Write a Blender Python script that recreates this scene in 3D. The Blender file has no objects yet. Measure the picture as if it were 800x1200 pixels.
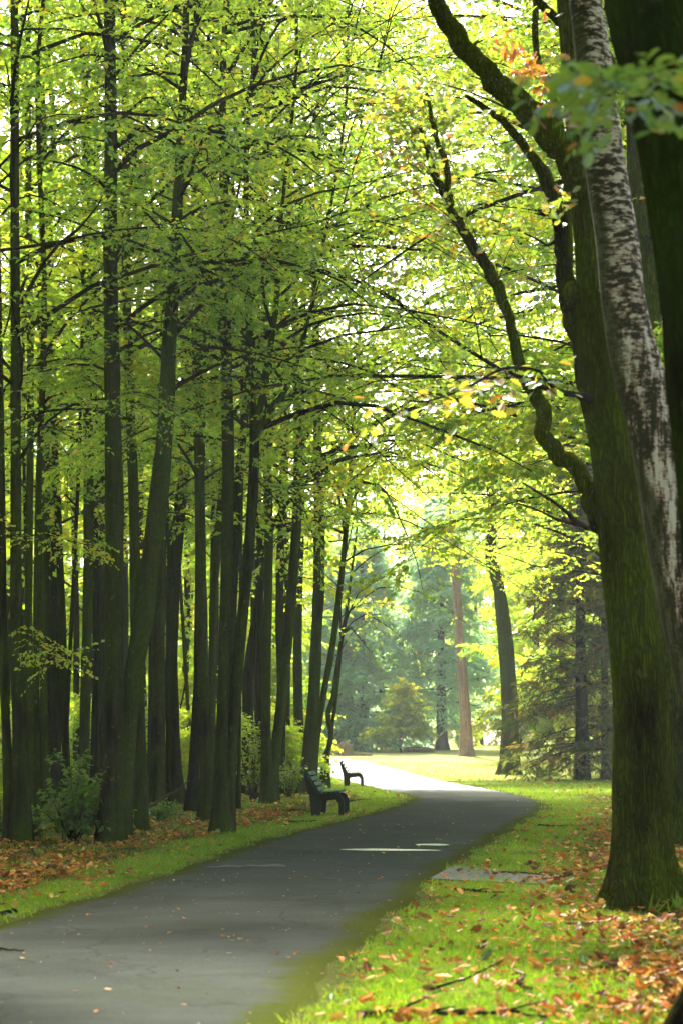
import bpy, math, random
import numpy as np
from mathutils import Vector

rng = np.random.default_rng(11)
random.seed(5)
S = bpy.context.scene
COL = S.collection
R = math.radians

# ------------------------------------------------------------------ camera geometry
F = 2400.0
EYE = 1.5
TILT = math.atan(272.0 / F)
CA, SA = math.cos(TILT), math.sin(TILT)


def ray(px, py):
    x = (px - 400.0) / F
    y = (600.0 - py) / F
    return np.array([x, CA - y * SA, SA + y * CA])


def ground_z(x, y):
    t = np.clip((np.asarray(y, float) - 78.0) / 84.0, 0, 1)
    far = np.clip((np.asarray(y, float) - 162.0) / 400.0, 0, 1)
    return 1.40 * t * t * (3 - 2 * t) + far * 0.05


def at(px, py, Y):
    d = ray(px, py)
    return np.array([0, 0, EYE]) + d * (Y / d[1])


def on_ground(px, py):
    d = ray(px, py)
    lo, hi = 2.0, 600.0
    for _ in range(60):
        m = 0.5 * (lo + hi)
        p = np.array([0, 0, EYE]) + d * m
        if p[2] > ground_z(p[0], p[1]):
            lo = m
        else:
            hi = m
    return np.array([0, 0, EYE]) + d * lo


def px2m(w, Y):
    return w * Y / F


# ------------------------------------------------------------------ mesh helpers
class MB:
    """collects vertex and face arrays and builds ONE mesh object"""

    def __init__(self):
        self.v, self.f, self.m, self.t, self.n = [], [], [], [], 0

    def add(self, verts, faces, mat=0, tint=None):
        verts = np.asarray(verts, np.float32).reshape(-1, 3)
        faces = np.asarray(faces, np.int64)
        if len(faces) == 0:
            return
        self.v.append(verts)
        self.f.append(faces + self.n)
        self.m.append(np.full(len(faces), mat, np.int32))
        self.t.append(np.zeros(len(faces), np.float32) if tint is None else np.asarray(tint, np.float32))
        self.n += len(verts)

    def build(self, name, mats, parent=None, origin=None, smooth=False, uv=None):
        me = bpy.data.meshes.new(name)
        v = np.concatenate(self.v)
        if origin is not None:
            v = v - np.asarray(origin, np.float32)
        loops = np.concatenate([f.ravel() for f in self.f])
        tot = np.concatenate([np.full(len(f), f.shape[1], np.int32) for f in self.f])
        start = np.concatenate([[0], np.cumsum(tot)[:-1]]).astype(np.int32)
        me.vertices.add(len(v))
        me.vertices.foreach_set("co", v.astype(np.float32).ravel())
        me.loops.add(len(loops))
        me.loops.foreach_set("vertex_index", loops.astype(np.int32))
        me.polygons.add(len(tot))
        me.polygons.foreach_set("loop_start", start)
        me.polygons.foreach_set("loop_total", tot)
        for m in (mats if isinstance(mats, (list, tuple)) else [mats]):
            me.materials.append(m)
        me.polygons.foreach_set("material_index", np.concatenate(self.m))
        me.polygons.foreach_set("use_smooth", np.full(len(tot), smooth, bool))
        at_ = me.attributes.new("tint", "FLOAT", "FACE")
        at_.data.foreach_set("value", np.concatenate(self.t))
        me.update(calc_edges=True)
        me.validate()
        o = bpy.data.objects.new(name, me)
        COL.objects.link(o)
        if parent is not None:
            o.parent = parent
        elif origin is not None:
            o.location = origin
        return o


def tag(o, label=None, cat=None, group=None, kind=None):
    if label:
        o["label"] = label
    if cat:
        o["category"] = cat
    if group:
        o["group"] = group
    if kind:
        o["kind"] = kind
    return o


def empty(name, loc, label, cat, group=None):
    o = bpy.data.objects.new(name, None)
    o.empty_display_size = 0.3
    o.location = [float(c) for c in loc]
    COL.objects.link(o)
    return tag(o, label, cat, group)


def norm(a):
    return a / np.maximum(np.linalg.norm(a, axis=-1, keepdims=True), 1e-9)


def smooth_poly(P, W, n):
    """Catmull-Rom resample of points P (k,3) and widths W (k) to n samples by arc length"""
    P = np.asarray(P, float)
    W = np.asarray(W, float)
    Q = np.vstack([2 * P[0] - P[1], P, 2 * P[-1] - P[-2]])
    out, ow = [], []
    m = 12
    for i in range(1, len(Q) - 2):
        t = np.linspace(0, 1, m, endpoint=(i == len(Q) - 3))[:, None]
        a, b, c, d = Q[i - 1], Q[i], Q[i + 1], Q[i + 2]
        out.append(0.5 * (2 * b + (c - a) * t + (2 * a - 5 * b + 4 * c - d) * t ** 2 + (3 * b - a - 3 * c + d) * t ** 3))
        ow.append(W[i - 1] + (W[i] - W[i - 1]) * t[:, 0])
    out = np.vstack(out)
    ow = np.concatenate(ow)
    s = np.concatenate([[0], np.cumsum(np.linalg.norm(np.diff(out, axis=0), axis=1))])
    u = np.linspace(0, s[-1], n)
    return np.stack([np.interp(u, s, out[:, k]) for k in range(3)], 1), np.interp(u, s, ow)


def tube(P, rad, seg=12, wob=0.0, flare=0.0, base_z=None, seed=0, lobes=5, cap=True):
    """one tapered tube along P with an uneven outline and a root flare"""
    P = np.asarray(P, float)
    rad = np.asarray(rad, float)
    n = len(P)
    T = norm(np.gradient(P, axis=0))
    ref = np.array([0, 1.0, 0]) if abs(T[:, 1]).mean() < 0.8 else np.array([1.0, 0, 0])
    A = norm(np.cross(T, ref))
    B = np.cross(T, A)
    th = np.linspace(0, 2 * math.pi, seg, endpoint=False)
    r_ = np.random.default_rng(seed)
    ph = r_.uniform(0, 6.28, 8)
    s = np.concatenate([[0], np.cumsum(np.linalg.norm(np.diff(P, axis=0), axis=1))])
    k = 1 + wob * (0.5 * np.sin(3 * th[None] + ph[0] + s[:, None] * 0.9) + 0.35 * np.sin(5 * th[None] + ph[1] - s[:, None] * 2.1)
                   + 0.45 * np.sin(2 * th[None] + ph[2] + s[:, None] * 3.3) + 0.3 * np.sin(s[:, None] * 5.7 + ph[3]))
    if flare:
        h = P[:, 2] - (P[0, 2] if base_z is None else base_z)
        k = k + flare * np.exp(-np.maximum(h, 0) / 0.36)[:, None] * (0.6 + 0.55 * np.sin(lobes * th[None] + ph[4]))
    rr = rad[:, None] * k
    V = P[:, None] + rr[..., None] * (np.cos(th)[None, :, None] * A[:, None] + np.sin(th)[None, :, None] * B[:, None])
    idx = np.arange(n * seg).reshape(n, seg)
    a = idx[:-1]
    b = idx[1:]
    Fq = np.stack([a, np.roll(a, -1, 1), np.roll(b, -1, 1), b], -1).reshape(-1, 4)
    return V.reshape(-1, 3), Fq


def tubes(P, Rr, seg=3):
    """many thin tubes at once: P (n,k,3), Rr (n,k)"""
    n, k, _ = P.shape
    T = norm(np.gradient(P, axis=1))
    ref = np.where(np.abs(T[..., 2:3]) > 0.9, np.array([1.0, 0, 0]), np.array([0, 0, 1.0]))
    A = norm(np.cross(T, ref))
    B = np.cross(T, A)
    th = np.linspace(0, 2 * math.pi, seg, endpoint=False)
    V = P[:, :, None] + Rr[:, :, None, None] * (np.cos(th)[:, None] * A[:, :, None] + np.sin(th)[:, None] * B[:, :, None])
    idx = np.arange(n * k * seg).reshape(n, k, seg)
    a, b = idx[:, :-1], idx[:, 1:]
    Fq = np.stack([a, np.roll(a, -1, 2), np.roll(b, -1, 2), b], -1).reshape(-1, 4)
    return V.reshape(-1, 3), Fq


# leaf outlines: x across, y along, z lift; faces by index
LEAF = (np.array([[0, 0, 0], [.33, .45, .10], [0, 1, -.06], [-.33, .45, .10]]), np.array([[0, 1, 2], [0, 2, 3]]))
NEEDLE = (np.array([[0, 0, 0], [.14, .5, .02], [0, 1, -.1], [-.14, .5, .02]]), np.array([[0, 1, 2], [0, 2, 3]]))
_s = [(0, 0), (.07, .12), (.20, .22), (.13, .33), (.30, .45), (.17, .56), (.33, .70), (.18, .78), (.17, .92), (0, 1.0)]
_rt = [(x, y, .25 * x - .10 * (y - .5) ** 2) for x, y in _s]
_lt = [(-x, y, .25 * x - .10 * (y - .5) ** 2) for x, y in _s[1:-1]]
OAKLEAF = (np.array(_rt + _lt), np.array([list(range(10)), [0, 9] + list(range(17, 9, -1))]))
BROAD = (np.array([[0, 0, 0], [.30, .25, .08], [.34, .55, .07], [0, 1, -.16], [-.34, .55, .07], [-.30, .25, .08]]), np.array([[0, 1, 2, 3], [0, 3, 4, 5]]))
BLADE = (np.array([[-.085, 0, 0], [.085, 0, 0], [0, 1, 0]]), np.array([[0, 1, 2]]))


def place(mb, tpl, P, D, Nn, size, tint, mat=0, curl=None):
    """place outline TPL at points P, along D, facing Nn"""
    tv, tf = tpl
    P = np.asarray(P, float)
    n = len(P)
    if n == 0:
        return
    D = norm(np.asarray(D, float))
    side = norm(np.cross(D, Nn))
    up = np.cross(side, D)
    size = np.broadcast_to(np.asarray(size, float), (n,))
    z = np.broadcast_to(tv[:, 2], (n, len(tv)))
    if curl is not None:
        z = z + curl[:, None] * (tv[:, 1] - .5) ** 2 * 2 + curl[:, None] * np.abs(tv[:, 0]) * 0.9
    V = P[:, None] + size[:, None, None] * (tv[:, 0][None, :, None] * side[:, None] + tv[:, 1][None, :, None] * D[:, None] + z[..., None] * up[:, None])
    Fi = (tf[None] + (np.arange(n) * len(tv))[:, None, None]).reshape(-1, tf.shape[1])
    mb.add(V.reshape(-1, 3), Fi, mat, np.repeat(tint, len(tf)))


# ------------------------------------------------------------------ materials
def new_mat(name):
    m = bpy.data.materials.new(name)
    m.use_nodes = True
    nt = m.node_tree
    for n in list(nt.nodes):
        nt.nodes.remove(n)
    out = nt.nodes.new("ShaderNodeOutputMaterial")
    return m, nt, out


def N(nt, typ, **kw):
    n = nt.nodes.new(typ)
    for k, v in kw.items():
        if hasattr(n, k):
            setattr(n, k, v)
    return n


def ramp(nt, fac, stops, interp="LINEAR"):
    r = nt.nodes.new("ShaderNodeValToRGB")
    r.color_ramp.interpolation = interp
    e = r.color_ramp.elements
    while len(e) < len(stops):
        e.new(0.5)
    for i, (p, c) in enumerate(stops):
        e[i].position = p
        e[i].color = (*c, 1) if len(c) == 3 else c
    nt.links.new(fac, r.inputs[0])
    return r.outputs[0]


def math_(nt, op, a, b=None, clamp=False):
    n = nt.nodes.new("ShaderNodeMath")
    n.operation = op
    n.use_clamp = clamp
    for i, x in enumerate((a, b)):
        if x is None:
            continue
        if isinstance(x, (int, float)):
            n.inputs[i].default_value = x
        else:
            nt.links.new(x, n.inputs[i])
    return n.outputs[0]


def mixc(nt, fac, a, b, mode="MIX"):
    n = nt.nodes.new("ShaderNodeMix")
    n.data_type = "RGBA"
    n.blend_type = mode
    for sock, x in ((n.inputs[0], fac), (n.inputs[6], a), (n.inputs[7], b)):
        if isinstance(x, (int, float)):
            sock.default_value = x
        elif isinstance(x, tuple):
            sock.default_value = (*x, 1)
        else:
            nt.links.new(x, sock)
    return n.outputs[2]


def coords(nt, scale=(1, 1, 1), kind="Object"):
    tc = nt.nodes.new("ShaderNodeTexCoord")
    mp = nt.nodes.new("ShaderNodeMapping")
    mp.inputs["Scale"].default_value = scale
    nt.links.new(tc.outputs[kind], mp.inputs[0])
    return mp.outputs[0]


def noise(nt, vec, scale, detail=4, rough=0.55):
    n = nt.nodes.new("ShaderNodeTexNoise")
    n.inputs["Scale"].default_value = scale
    n.inputs["Detail"].default_value = detail
    n.inputs["Roughness"].default_value = rough
    nt.links.new(vec, n.inputs["Vector"])
    return n.outputs["Fac"]


def principled(nt, out, color, rough=0.8, bump=None, bump_s=0.4, bump_d=0.02, spec=0.3):
    b = nt.nodes.new("ShaderNodeBsdfPrincipled")
    if isinstance(color, tuple):
        b.inputs["Base Color"].default_value = (*color, 1)
    else:
        nt.links.new(color, b.inputs["Base Color"])
    if isinstance(rough, (int, float)):
        b.inputs["Roughness"].default_value = rough
    else:
        nt.links.new(rough, b.inputs["Roughness"])
    b.inputs["Specular IOR Level"].default_value = spec
    if bump is not None:
        bn = nt.nodes.new("ShaderNodeBump")
        bn.inputs["Strength"].default_value = bump_s
        bn.inputs["Distance"].default_value = bump_d
        nt.links.new(bump, bn.inputs["Height"])
        nt.links.new(bn.outputs[0], b.inputs["Normal"])
    nt.links.new(b.outputs[0], out.inputs[0])
    return b


def leaf_mat(name, refl, trans, tfac=0.5, gloss=0.06, grough=0.38):
    """a thin leaf: colour by the per-leaf tint, lit from both sides"""
    m, nt, out = new_mat(name)
    a = N(nt, "ShaderNodeAttribute", attribute_name="tint")
    f = a.outputs["Fac"]
    cr = ramp(nt, f, refl)
    ct = ramp(nt, f, trans)
    d = N(nt, "ShaderNodeBsdfDiffuse")
    nt.links.new(cr, d.inputs[0])
    t = N(nt, "ShaderNodeBsdfTranslucent")
    nt.links.new(ct, t.inputs[0])
    mx = N(nt, "ShaderNodeMixShader")
    mx.inputs[0].default_value = tfac
    nt.links.new(d.outputs[0], mx.inputs[1])
    nt.links.new(t.outputs[0], mx.inputs[2])
    g = N(nt, "ShaderNodeBsdfGlossy")
    g.inputs["Roughness"].default_value = grough
    m2 = N(nt, "ShaderNodeMixShader")
    m2.inputs[0].default_value = gloss
    nt.links.new(mx.outputs[0], m2.inputs[1])
    nt.links.new(g.outputs[0], m2.inputs[2])
    nt.links.new(m2.outputs[0], out.inputs[0])
    return m


def bark_mat(name, dark, mid, moss, moss_amt=0.5, ridge=0.5, vs=(9, 9, 1.1), bd=0.02):
    m, nt, out = new_mat(name)
    v = coords(nt, vs)
    n1 = noise(nt, v, 2.2, 6, 0.6)
    v2 = coords(nt, (1, 1, 0.45))
    n2 = noise(nt, v2, 1.7, 4, 0.55)
    n3 = noise(nt, coords(nt), 22, 3)
    vor = N(nt, "ShaderNodeTexVoronoi", feature="DISTANCE_TO_EDGE")
    vor.inputs["Scale"].default_value = 2.6
    wn = N(nt, "ShaderNodeTexNoise")
    wn.inputs["Scale"].default_value = 5.0
    wn.inputs["Detail"].default_value = 3
    nt.links.new(coords(nt, (1, 1, .5)), wn.inputs["Vector"])
    wa = N(nt, "ShaderNodeVectorMath", operation="MULTIPLY_ADD")
    nt.links.new(wn.outputs["Color"], wa.inputs[0])
    wa.inputs[1].default_value = (1.6, 1.6, 1.2)
    nt.links.new(coords(nt, (vs[0] * 1.2, vs[1] * 1.2, vs[2] * 1.3)), wa.inputs[2])
    nt.links.new(wa.outputs[0], vor.inputs["Vector"])
    rd = math_(nt, "MULTIPLY", vor.outputs["Distance"], 3.0, True)
    oi = N(nt, "ShaderNodeObjectInfo")
    base = ramp(nt, n1, [(0.38, dark), (0.64, mid)])
    base = mixc(nt, math_(nt, "MULTIPLY", oi.outputs["Random"], 0.7), base, (mid[0] * 1.25, mid[1] * 1.0, mid[2] * 0.8), "MIX")
    streak = noise(nt, coords(nt, (5, 5, 0.35)), 1.5, 4, 0.6)
    base = mixc(nt, ramp(nt, streak, [(.40, (.75, .75, .75)), (.58, (0, 0, 0))]), base, tuple(x * 0.45 for x in dark))
    mo = math_(nt, "ADD", n2, math_(nt, "MULTIPLY", math_(nt, "SUBTRACT", oi.outputs["Random"], 0.5), 0.22))
    mossf = ramp(nt, mo, [(0.62 - 0.35 * moss_amt, (0, 0, 0)), (0.80 - 0.25 * moss_amt, (1, 1, 1))])
    c = mixc(nt, math_(nt, "MULTIPLY", mossf, 0.85), base, mixc(nt, n3, tuple(x * 0.45 for x in moss), tuple(x * 1.5 for x in moss)))
    lich = noise(nt, coords(nt, (1, 1, .8)), 9, 4, 0.6)
    c = mixc(nt, ramp(nt, lich, [(.63, (0, 0, 0)), (.70, (.6, .6, .6))]), c, tuple(min(.3, x * 2.6) for x in mid))
    c = mixc(nt, math_(nt, "MULTIPLY", math_(nt, "SUBTRACT", 1.0, rd), ridge), c, tuple(x * 0.25 for x in dark))
    h = math_(nt, "ADD", math_(nt, "MULTIPLY", rd, ridge), math_(nt, "MULTIPLY", n1, 0.6))
    h = math_(nt, "ADD", h, math_(nt, "MULTIPLY", n3, 0.15))
    principled(nt, out, c, 0.95, h, 1.0, bd, 0.0)
    return m


M = {}
# leaves: tint 0 deep green .. 1 orange
M["leaf"] = leaf_mat("leaf_green_yellow",
                     [(0, (.030, .080, .006)), (.45, (.075, .145, .006)), (.72, (.17, .19, .006)), (.88, (.30, .22, .008)), (1, (.24, .09, .010))],
                     [(0, (.18, .34, .030)), (.45, (.38, .55, .035)), (.72, (.57, .60, .035)), (.88, (.68, .52, .03)), (1, (.50, .20, .012))], 0.62, 0.03)
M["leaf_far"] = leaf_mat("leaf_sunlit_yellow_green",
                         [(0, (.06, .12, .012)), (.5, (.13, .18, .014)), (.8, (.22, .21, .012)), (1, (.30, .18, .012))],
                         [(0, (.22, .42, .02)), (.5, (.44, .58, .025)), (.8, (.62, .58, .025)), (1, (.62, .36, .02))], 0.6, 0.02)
M["oak_leaf"] = leaf_mat("oak_leaf",
                         [(0, (.06, .12, .05)), (.5, (.08, .14, .03)), (.72, (.22, .18, .02)), (.86, (.30, .12, .015)), (1, (.16, .045, .015))],
                         [(0, (.12, .24, .03)), (.5, (.28, .38, .03)), (.72, (.5, .4, .03)), (.86, (.5, .2, .02)), (1, (.25, .06, .02))], 0.45, 0.10, 0.42)
M["shrub_leaf"] = leaf_mat("shrub_leaf",
                           [(0, (.035, .085, .012)), (.6, (.07, .13, .015)), (1, (.16, .16, .02))],
                           [(0, (.10, .22, .02)), (.6, (.2, .34, .02)), (1, (.4, .38, .03))], 0.5, 0.025)
M["needle"] = leaf_mat("needle_blue_green", [(0, (.12, .25, .15)), (1, (.24, .37, .20))], [(0, (.30, .54, .25)), (1, (.50, .68, .30))], 0.6, 0.02)  # needles lightened in colour to stand in for distant haze
M["needle_dull"] = leaf_mat("needle_dull", [(0, (.025, .045, .010)), (.6, (.055, .065, .014)), (1, (.18, .08, .015))], [(0, (.07, .11, .012)), (.6, (.16, .17, .02)), (1, (.34, .16, .02))], 0.45, 0.01)
M["dry_leaf"] = leaf_mat("dry_leaf",
                         [(0, (.08, .04, .015)), (.25, (.24, .09, .02)), (.5, (.46, .15, .015)), (.68, (.50, .23, .025)), (.85, (.56, .37, .09)), (1, (.10, .16, .03))],
                         [(0, (.04, .02, .01)), (.25, (.14, .05, .015)), (.5, (.32, .10, .015)), (.68, (.30, .16, .04)), (.85, (.3, .2, .08)), (1, (.1, .15, .03))], 0.22, 0.02, 0.4)
M["grass"] = leaf_mat("grass_blade", [(0, (.055, .105, .008)), (.6, (.105, .165, .014)), (1, (.21, .21, .03))], [(0, (.12, .24, .006)), (.6, (.24, .40, .010)), (1, (.38, .40, .02))], 0.4, 0.02)
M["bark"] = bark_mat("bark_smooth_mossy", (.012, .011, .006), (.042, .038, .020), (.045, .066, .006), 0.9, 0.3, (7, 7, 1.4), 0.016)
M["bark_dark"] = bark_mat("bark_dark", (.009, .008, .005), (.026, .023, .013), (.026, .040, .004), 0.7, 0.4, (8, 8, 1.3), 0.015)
M["oak_bark"] = bark_mat("oak_bark_ridged_green", (.012, .010, .004), (.044, .042, .008), (.092, .118, .004), 1.0, 0.6, (11, 11, 0.9), 0.045)
M["twig"] = bark_mat("twig_bark", (.014, .012, .009), (.035, .030, .022), (.03, .035, .012), 0.2, 0.1, (20, 20, 4), 0.004)
M["pine_bark"] = bark_mat("pine_bark", (.20, .12, .09), (.40, .28, .21), (.26, .18, .12), 0.3, 0.6, (8, 8, 2), 0.02)
M["log"] = bark_mat("log_bark", (.10, .07, .05), (.30, .22, .16), (.2, .16, .08), 0.3, 0.3, (8, 8, 3), 0.02)


def birch_mat():
    m, nt, out = new_mat("birch_bark")
    ob = coords(nt, (1, 1, 1))
    horiz = noise(nt, coords(nt, (9, 9, 30)), 1.0, 6, 0.65)
    vert = noise(nt, coords(nt, (18, 18, 3.0)), 1.0, 6, 0.65)
    sep = N(nt, "ShaderNodeSeparateXYZ")
    nt.links.new(ob, sep.inputs[0])
    up = N(nt, "ShaderNodeMapRange")
    nt.links.new(sep.outputs[2], up.inputs[0])
    up.inputs[1].default_value = 3.6
    up.inputs[2].default_value = 5.4
    big = noise(nt, coords(nt, (1.6, 1.6, 1.1)), 1.4, 4, 0.6)
    pat = N(nt, "ShaderNodeMix")
    nt.links.new(up.outputs[0], pat.inputs[0])
    nt.links.new(vert, pat.inputs[2])
    nt.links.new(horiz, pat.inputs[3])
    fine = noise(nt, coords(nt, (1, 1, 1.8)), 26, 5, 0.7)
    k = math_(nt, "ADD", math_(nt, "MULTIPLY", pat.outputs[0], 0.62), math_(nt, "MULTIPLY", big, 0.26))
    k = math_(nt, "ADD", k, math_(nt, "MULTIPLY", fine, 0.26))
    white = mixc(nt, vert, (.28, .22, .17), (.55, .475, .39))
    rb = mixc(nt, horiz, (.16, .085, .06), (.30, .19, .15))
    dk = mixc(nt, fine, (.010, .010, .005), (.050, .044, .022))
    c = mixc(nt, ramp(nt, k, [(.560, (0, 0, 0)), (.60, (1, 1, 1))]), dk, rb)
    c = mixc(nt, ramp(nt, k, [(.592, (0, 0, 0)), (.63, (1, 1, 1))]), c, white)
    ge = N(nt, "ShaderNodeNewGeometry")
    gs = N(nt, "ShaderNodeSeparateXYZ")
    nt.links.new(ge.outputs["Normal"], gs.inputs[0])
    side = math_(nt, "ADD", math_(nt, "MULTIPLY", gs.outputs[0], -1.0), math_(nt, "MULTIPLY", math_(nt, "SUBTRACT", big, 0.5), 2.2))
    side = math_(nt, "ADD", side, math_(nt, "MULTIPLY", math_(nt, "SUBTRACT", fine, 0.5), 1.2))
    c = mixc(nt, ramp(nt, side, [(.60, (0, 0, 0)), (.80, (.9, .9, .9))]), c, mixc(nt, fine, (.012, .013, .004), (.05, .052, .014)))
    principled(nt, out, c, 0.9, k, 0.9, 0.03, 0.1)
    return m


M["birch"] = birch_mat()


def ground_mat():
    m, nt, out = new_mat("woodland_ground")
    v = coords(nt)
    n1 = noise(nt, v, 0.9, 6, 0.6)
    n2 = noise(nt, v, 9.0, 5, 0.65)
    n3 = noise(nt, v, 60, 3, 0.6)
    a = N(nt, "ShaderNodeAttribute", attribute_name="litter")
    e = N(nt, "ShaderNodeAttribute", attribute_name="verge")
    grass = mixc(nt, n2, (.045, .080, .006), (.095, .145, .010))
    grass = mixc(nt, ramp(nt, n1, [(.4, (0, 0, 0)), (.7, (.8, .8, .8))]), grass, (.14, .15, .035))
    soil = mixc(nt, ramp(nt, n2, [(.42, (0, 0, 0)), (.6, (1, 1, 1))]), mixc(nt, n3, (.016, .012, .007), (.090, .050, .020)), mixc(nt, n3, (.022, .030, .006), (.060, .070, .014)))
    lf = math_(nt, "ADD", a.outputs["Fac"], math_(nt, "MULTIPLY", math_(nt, "SUBTRACT", n2, 0.5), 1.1))
    c = mixc(nt, ramp(nt, lf, [(.35, (0, 0, 0)), (.65, (1, 1, 1))]), grass, soil)
    vf = math_(nt, "ADD", e.outputs["Fac"], math_(nt, "MULTIPLY", math_(nt, "SUBTRACT", n2, 0.5), 0.9))
    c = mixc(nt, ramp(nt, vf, [(.40, (0, 0, 0)), (.75, (1, 1, 1))]), c, mixc(nt, n3, (.035, .036, .012), (.075, .078, .022)))
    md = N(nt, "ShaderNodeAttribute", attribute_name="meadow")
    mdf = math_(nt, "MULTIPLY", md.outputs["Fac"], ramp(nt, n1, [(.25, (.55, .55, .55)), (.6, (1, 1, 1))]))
    c = mixc(nt, mdf, c, mixc(nt, n2, (.16, .18, .04), (.36, .35, .13)))  # pale dry grass, lightened further to read as sunlit
    h = math_(nt, "ADD", n3, math_(nt, "MULTIPLY", n2, 1.5))
    principled(nt, out, c, 0.95, h, 0.9, 0.035, 0.0)
    return m


def path_mat():
    m, nt, out = new_mat("worn_asphalt")
    v = coords(nt)
    uv = N(nt, "ShaderNodeAttribute", attribute_name="edge")
    n1 = noise(nt, v, 0.55, 5, 0.6)
    n2 = noise(nt, coords(nt, (0.9, 1.6, 1)), 1.5, 6, 0.7)
    n3 = noise(nt, v, 140, 2, 0.6)
    n4 = noise(nt, v, 5.5, 5, 0.65)
    n5 = noise(nt, coords(nt, (1, 1.6, 1)), 26, 4, 0.7)
    c = mixc(nt, n3, (.013, .0145, .011), (.058, .062, .051))
    c = mixc(nt, ramp(nt, n5, [(.40, (0, 0, 0)), (.66, (.6, .6, .6))]), c, (.056, .060, .050))
    c = mixc(nt, ramp(nt, n2, [(.44, (0, 0, 0)), (.64, (.6, .6, .6))]), c, (.052, .056, .047))
    c = mixc(nt, ramp(nt, n1, [(.46, (0, 0, 0)), (.62, (.35, .35, .35))]), c, (.030, .034, .020))
    crk = N(nt, "ShaderNodeTexVoronoi", feature="DISTANCE_TO_EDGE")
    crk.inputs["Scale"].default_value = 0.55
    wv = N(nt, "ShaderNodeVectorMath", operation="ADD")
    nv3 = N(nt, "ShaderNodeTexNoise")
    nv3.inputs["Scale"].default_value = 1.6
    nt.links.new(v, nv3.inputs["Vector"])
    nt.links.new(v, wv.inputs[0])
    nt.links.new(nv3.outputs["Color"], wv.inputs[1])
    nt.links.new(wv.outputs[0], crk.inputs["Vector"])
    cf = math_(nt, "MULTIPLY", ramp(nt, crk.outputs["Distance"], [(.0, (1, 1, 1)), (.022, (0, 0, 0))]), ramp(nt, n2, [(.40, (0, 0, 0)), (.55, (.9, .9, .9))]))
    c = mixc(nt, math_(nt, 'MULTIPLY', cf, 0.35), c, (.010, .010, .007))
    ef = math_(nt, "ADD", uv.outputs["Fac"], math_(nt, "MULTIPLY", math_(nt, "SUBTRACT", n4, 0.5), 0.8))
    ef = math_(nt, "ADD", ef, math_(nt, "MULTIPLY", math_(nt, "SUBTRACT", n1, 0.5), 0.25))
    ef = math_(nt, "ADD", ef, math_(nt, "MULTIPLY", math_(nt, "SUBTRACT", n5, 0.5), 0.9))
    moss = mixc(nt, n5, (.020, .025, .005), (.050, .057, .011))
    mf = ramp(nt, ef, [(.28, (0, 0, 0)), (.62, (1, 1, 1))])
    c = mixc(nt, mf, c, moss)
    rough = ramp(nt, math_(nt, "ADD", n2, math_(nt, "MULTIPLY", mf, 0.5)), [(.3, (.68, .68, .68)), (.75, (.9, .9, .9))])
    h = math_(nt, "ADD", math_(nt, "MULTIPLY", n3, 0.6), math_(nt, "MULTIPLY", n5, 0.8))
    h = math_(nt, "SUBTRACT", h, math_(nt, "MULTIPLY", cf, 0.8))
    bp = principled(nt, out, c, 0.95, h, 0.8, 0.014, 0.0)
    # the far bend is still wet from the rain
    sp = N(nt, "ShaderNodeSeparateXYZ")
    nt.links.new(v, sp.inputs[0])
    wet = math_(nt, "ADD", math_(nt, "MULTIPLY", math_(nt, "SUBTRACT", sp.outputs[1], 64.0), 0.10), math_(nt, "MULTIPLY", math_(nt, "SUBTRACT", n2, 0.5), 2.0), True)
    nt.links.new(math_(nt, "MULTIPLY", wet, 0.5), bp.inputs["Specular IOR Level"])
    nt.links.new(math_(nt, "SUBTRACT", 0.95, math_(nt, "MULTIPLY", wet, 0.5)), bp.inputs["Roughness"])
    return m


M["ground"] = ground_mat()
M["path"] = path_mat()


def simple_mat(name, c0, c1, rough, scale=14, bump=0.01, spec=0.3, vs=(1, 1, 1)):
    m, nt, out = new_mat(name)
    n = noise(nt, coords(nt, vs), scale, 5, 0.6)
    principled(nt, out, mixc(nt, n, c0, c1), rough, n, 0.6, bump, spec)
    return m


M["slab"] = simple_mat("weathered_concrete", (.045, .048, .03), (.115, .115, .09), .95, 7)
M["bench_green"] = simple_mat("bench_green_paint", (.003, .028, .012), (.007, .050, .023), .7, 7, .004, .06, (1, 6, 1))
M["bench_side"] = simple_mat("bench_side_dark", (.006, .007, .005), (.015, .016, .011), .85, 12, .006)
M["crack"] = simple_mat("crack_tar", (.010, .010, .009), (.03, .03, .025), .8, 20)
mw, ntw, ow = new_mat("glossy_strip_mat")
bw = principled(ntw, ow, (.05, .05, .045), 0.22, noise(ntw, coords(ntw), 3), 0.02, 0.002, 0.6)
M["glossy_sheet"] = mw

# ------------------------------------------------------------------ ground and path
_yl = [-12, 4, 8, 12, 17.5, 22, 27, 32, 38.7, 46, 52, 56, 60, 72, 84, 95, 106, 114, 120, 124, 127]
_xl = [-9.0, -5.4, -4.5, -3.75, -2.92, -2.32, -1.78, -1.33, -0.35, .75, 1.5, 1.85, 1.9, 1.15, .2, -1.1, -3.4, -7.5, -14, -26, -42]
_yr = [-12, 5, 8, 11, 15.8, 20, 25.2, 30, 36.7, 44, 50, 54, 58, 62, 72, 84, 98, 112, 124, 134, 142, 148, 152]
_xr = [-3.6, -1.0, -.62, -.27, .2, .72, 1.36, 2.05, 3.06, 4.2, 4.95, 5.2, 5.3, 5.25, 4.85, 4.1, 3.1, 1.7, -.2, -4, -11, -24, -42]


def smooth_interp(y, ys, xs):
    k = np.linspace(-1, 1, 9)
    y = np.asarray(y, float)
    return np.mean([np.interp(y + q * 2.0, ys, xs) for q in k], axis=0)


def XL(y):
    return smooth_interp(y, _yl, _xl) + 0.05 * np.sin(np.asarray(y) * 1.9) + 0.03 * np.sin(np.asarray(y) * 5.3)


def XR(y):
    return smooth_interp(y, _yr, _xr) + 0.06 * np.sin(np.asarray(y) * 1.6 + 1) + 0.03 * np.sin(np.asarray(y) * 4.7)


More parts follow.
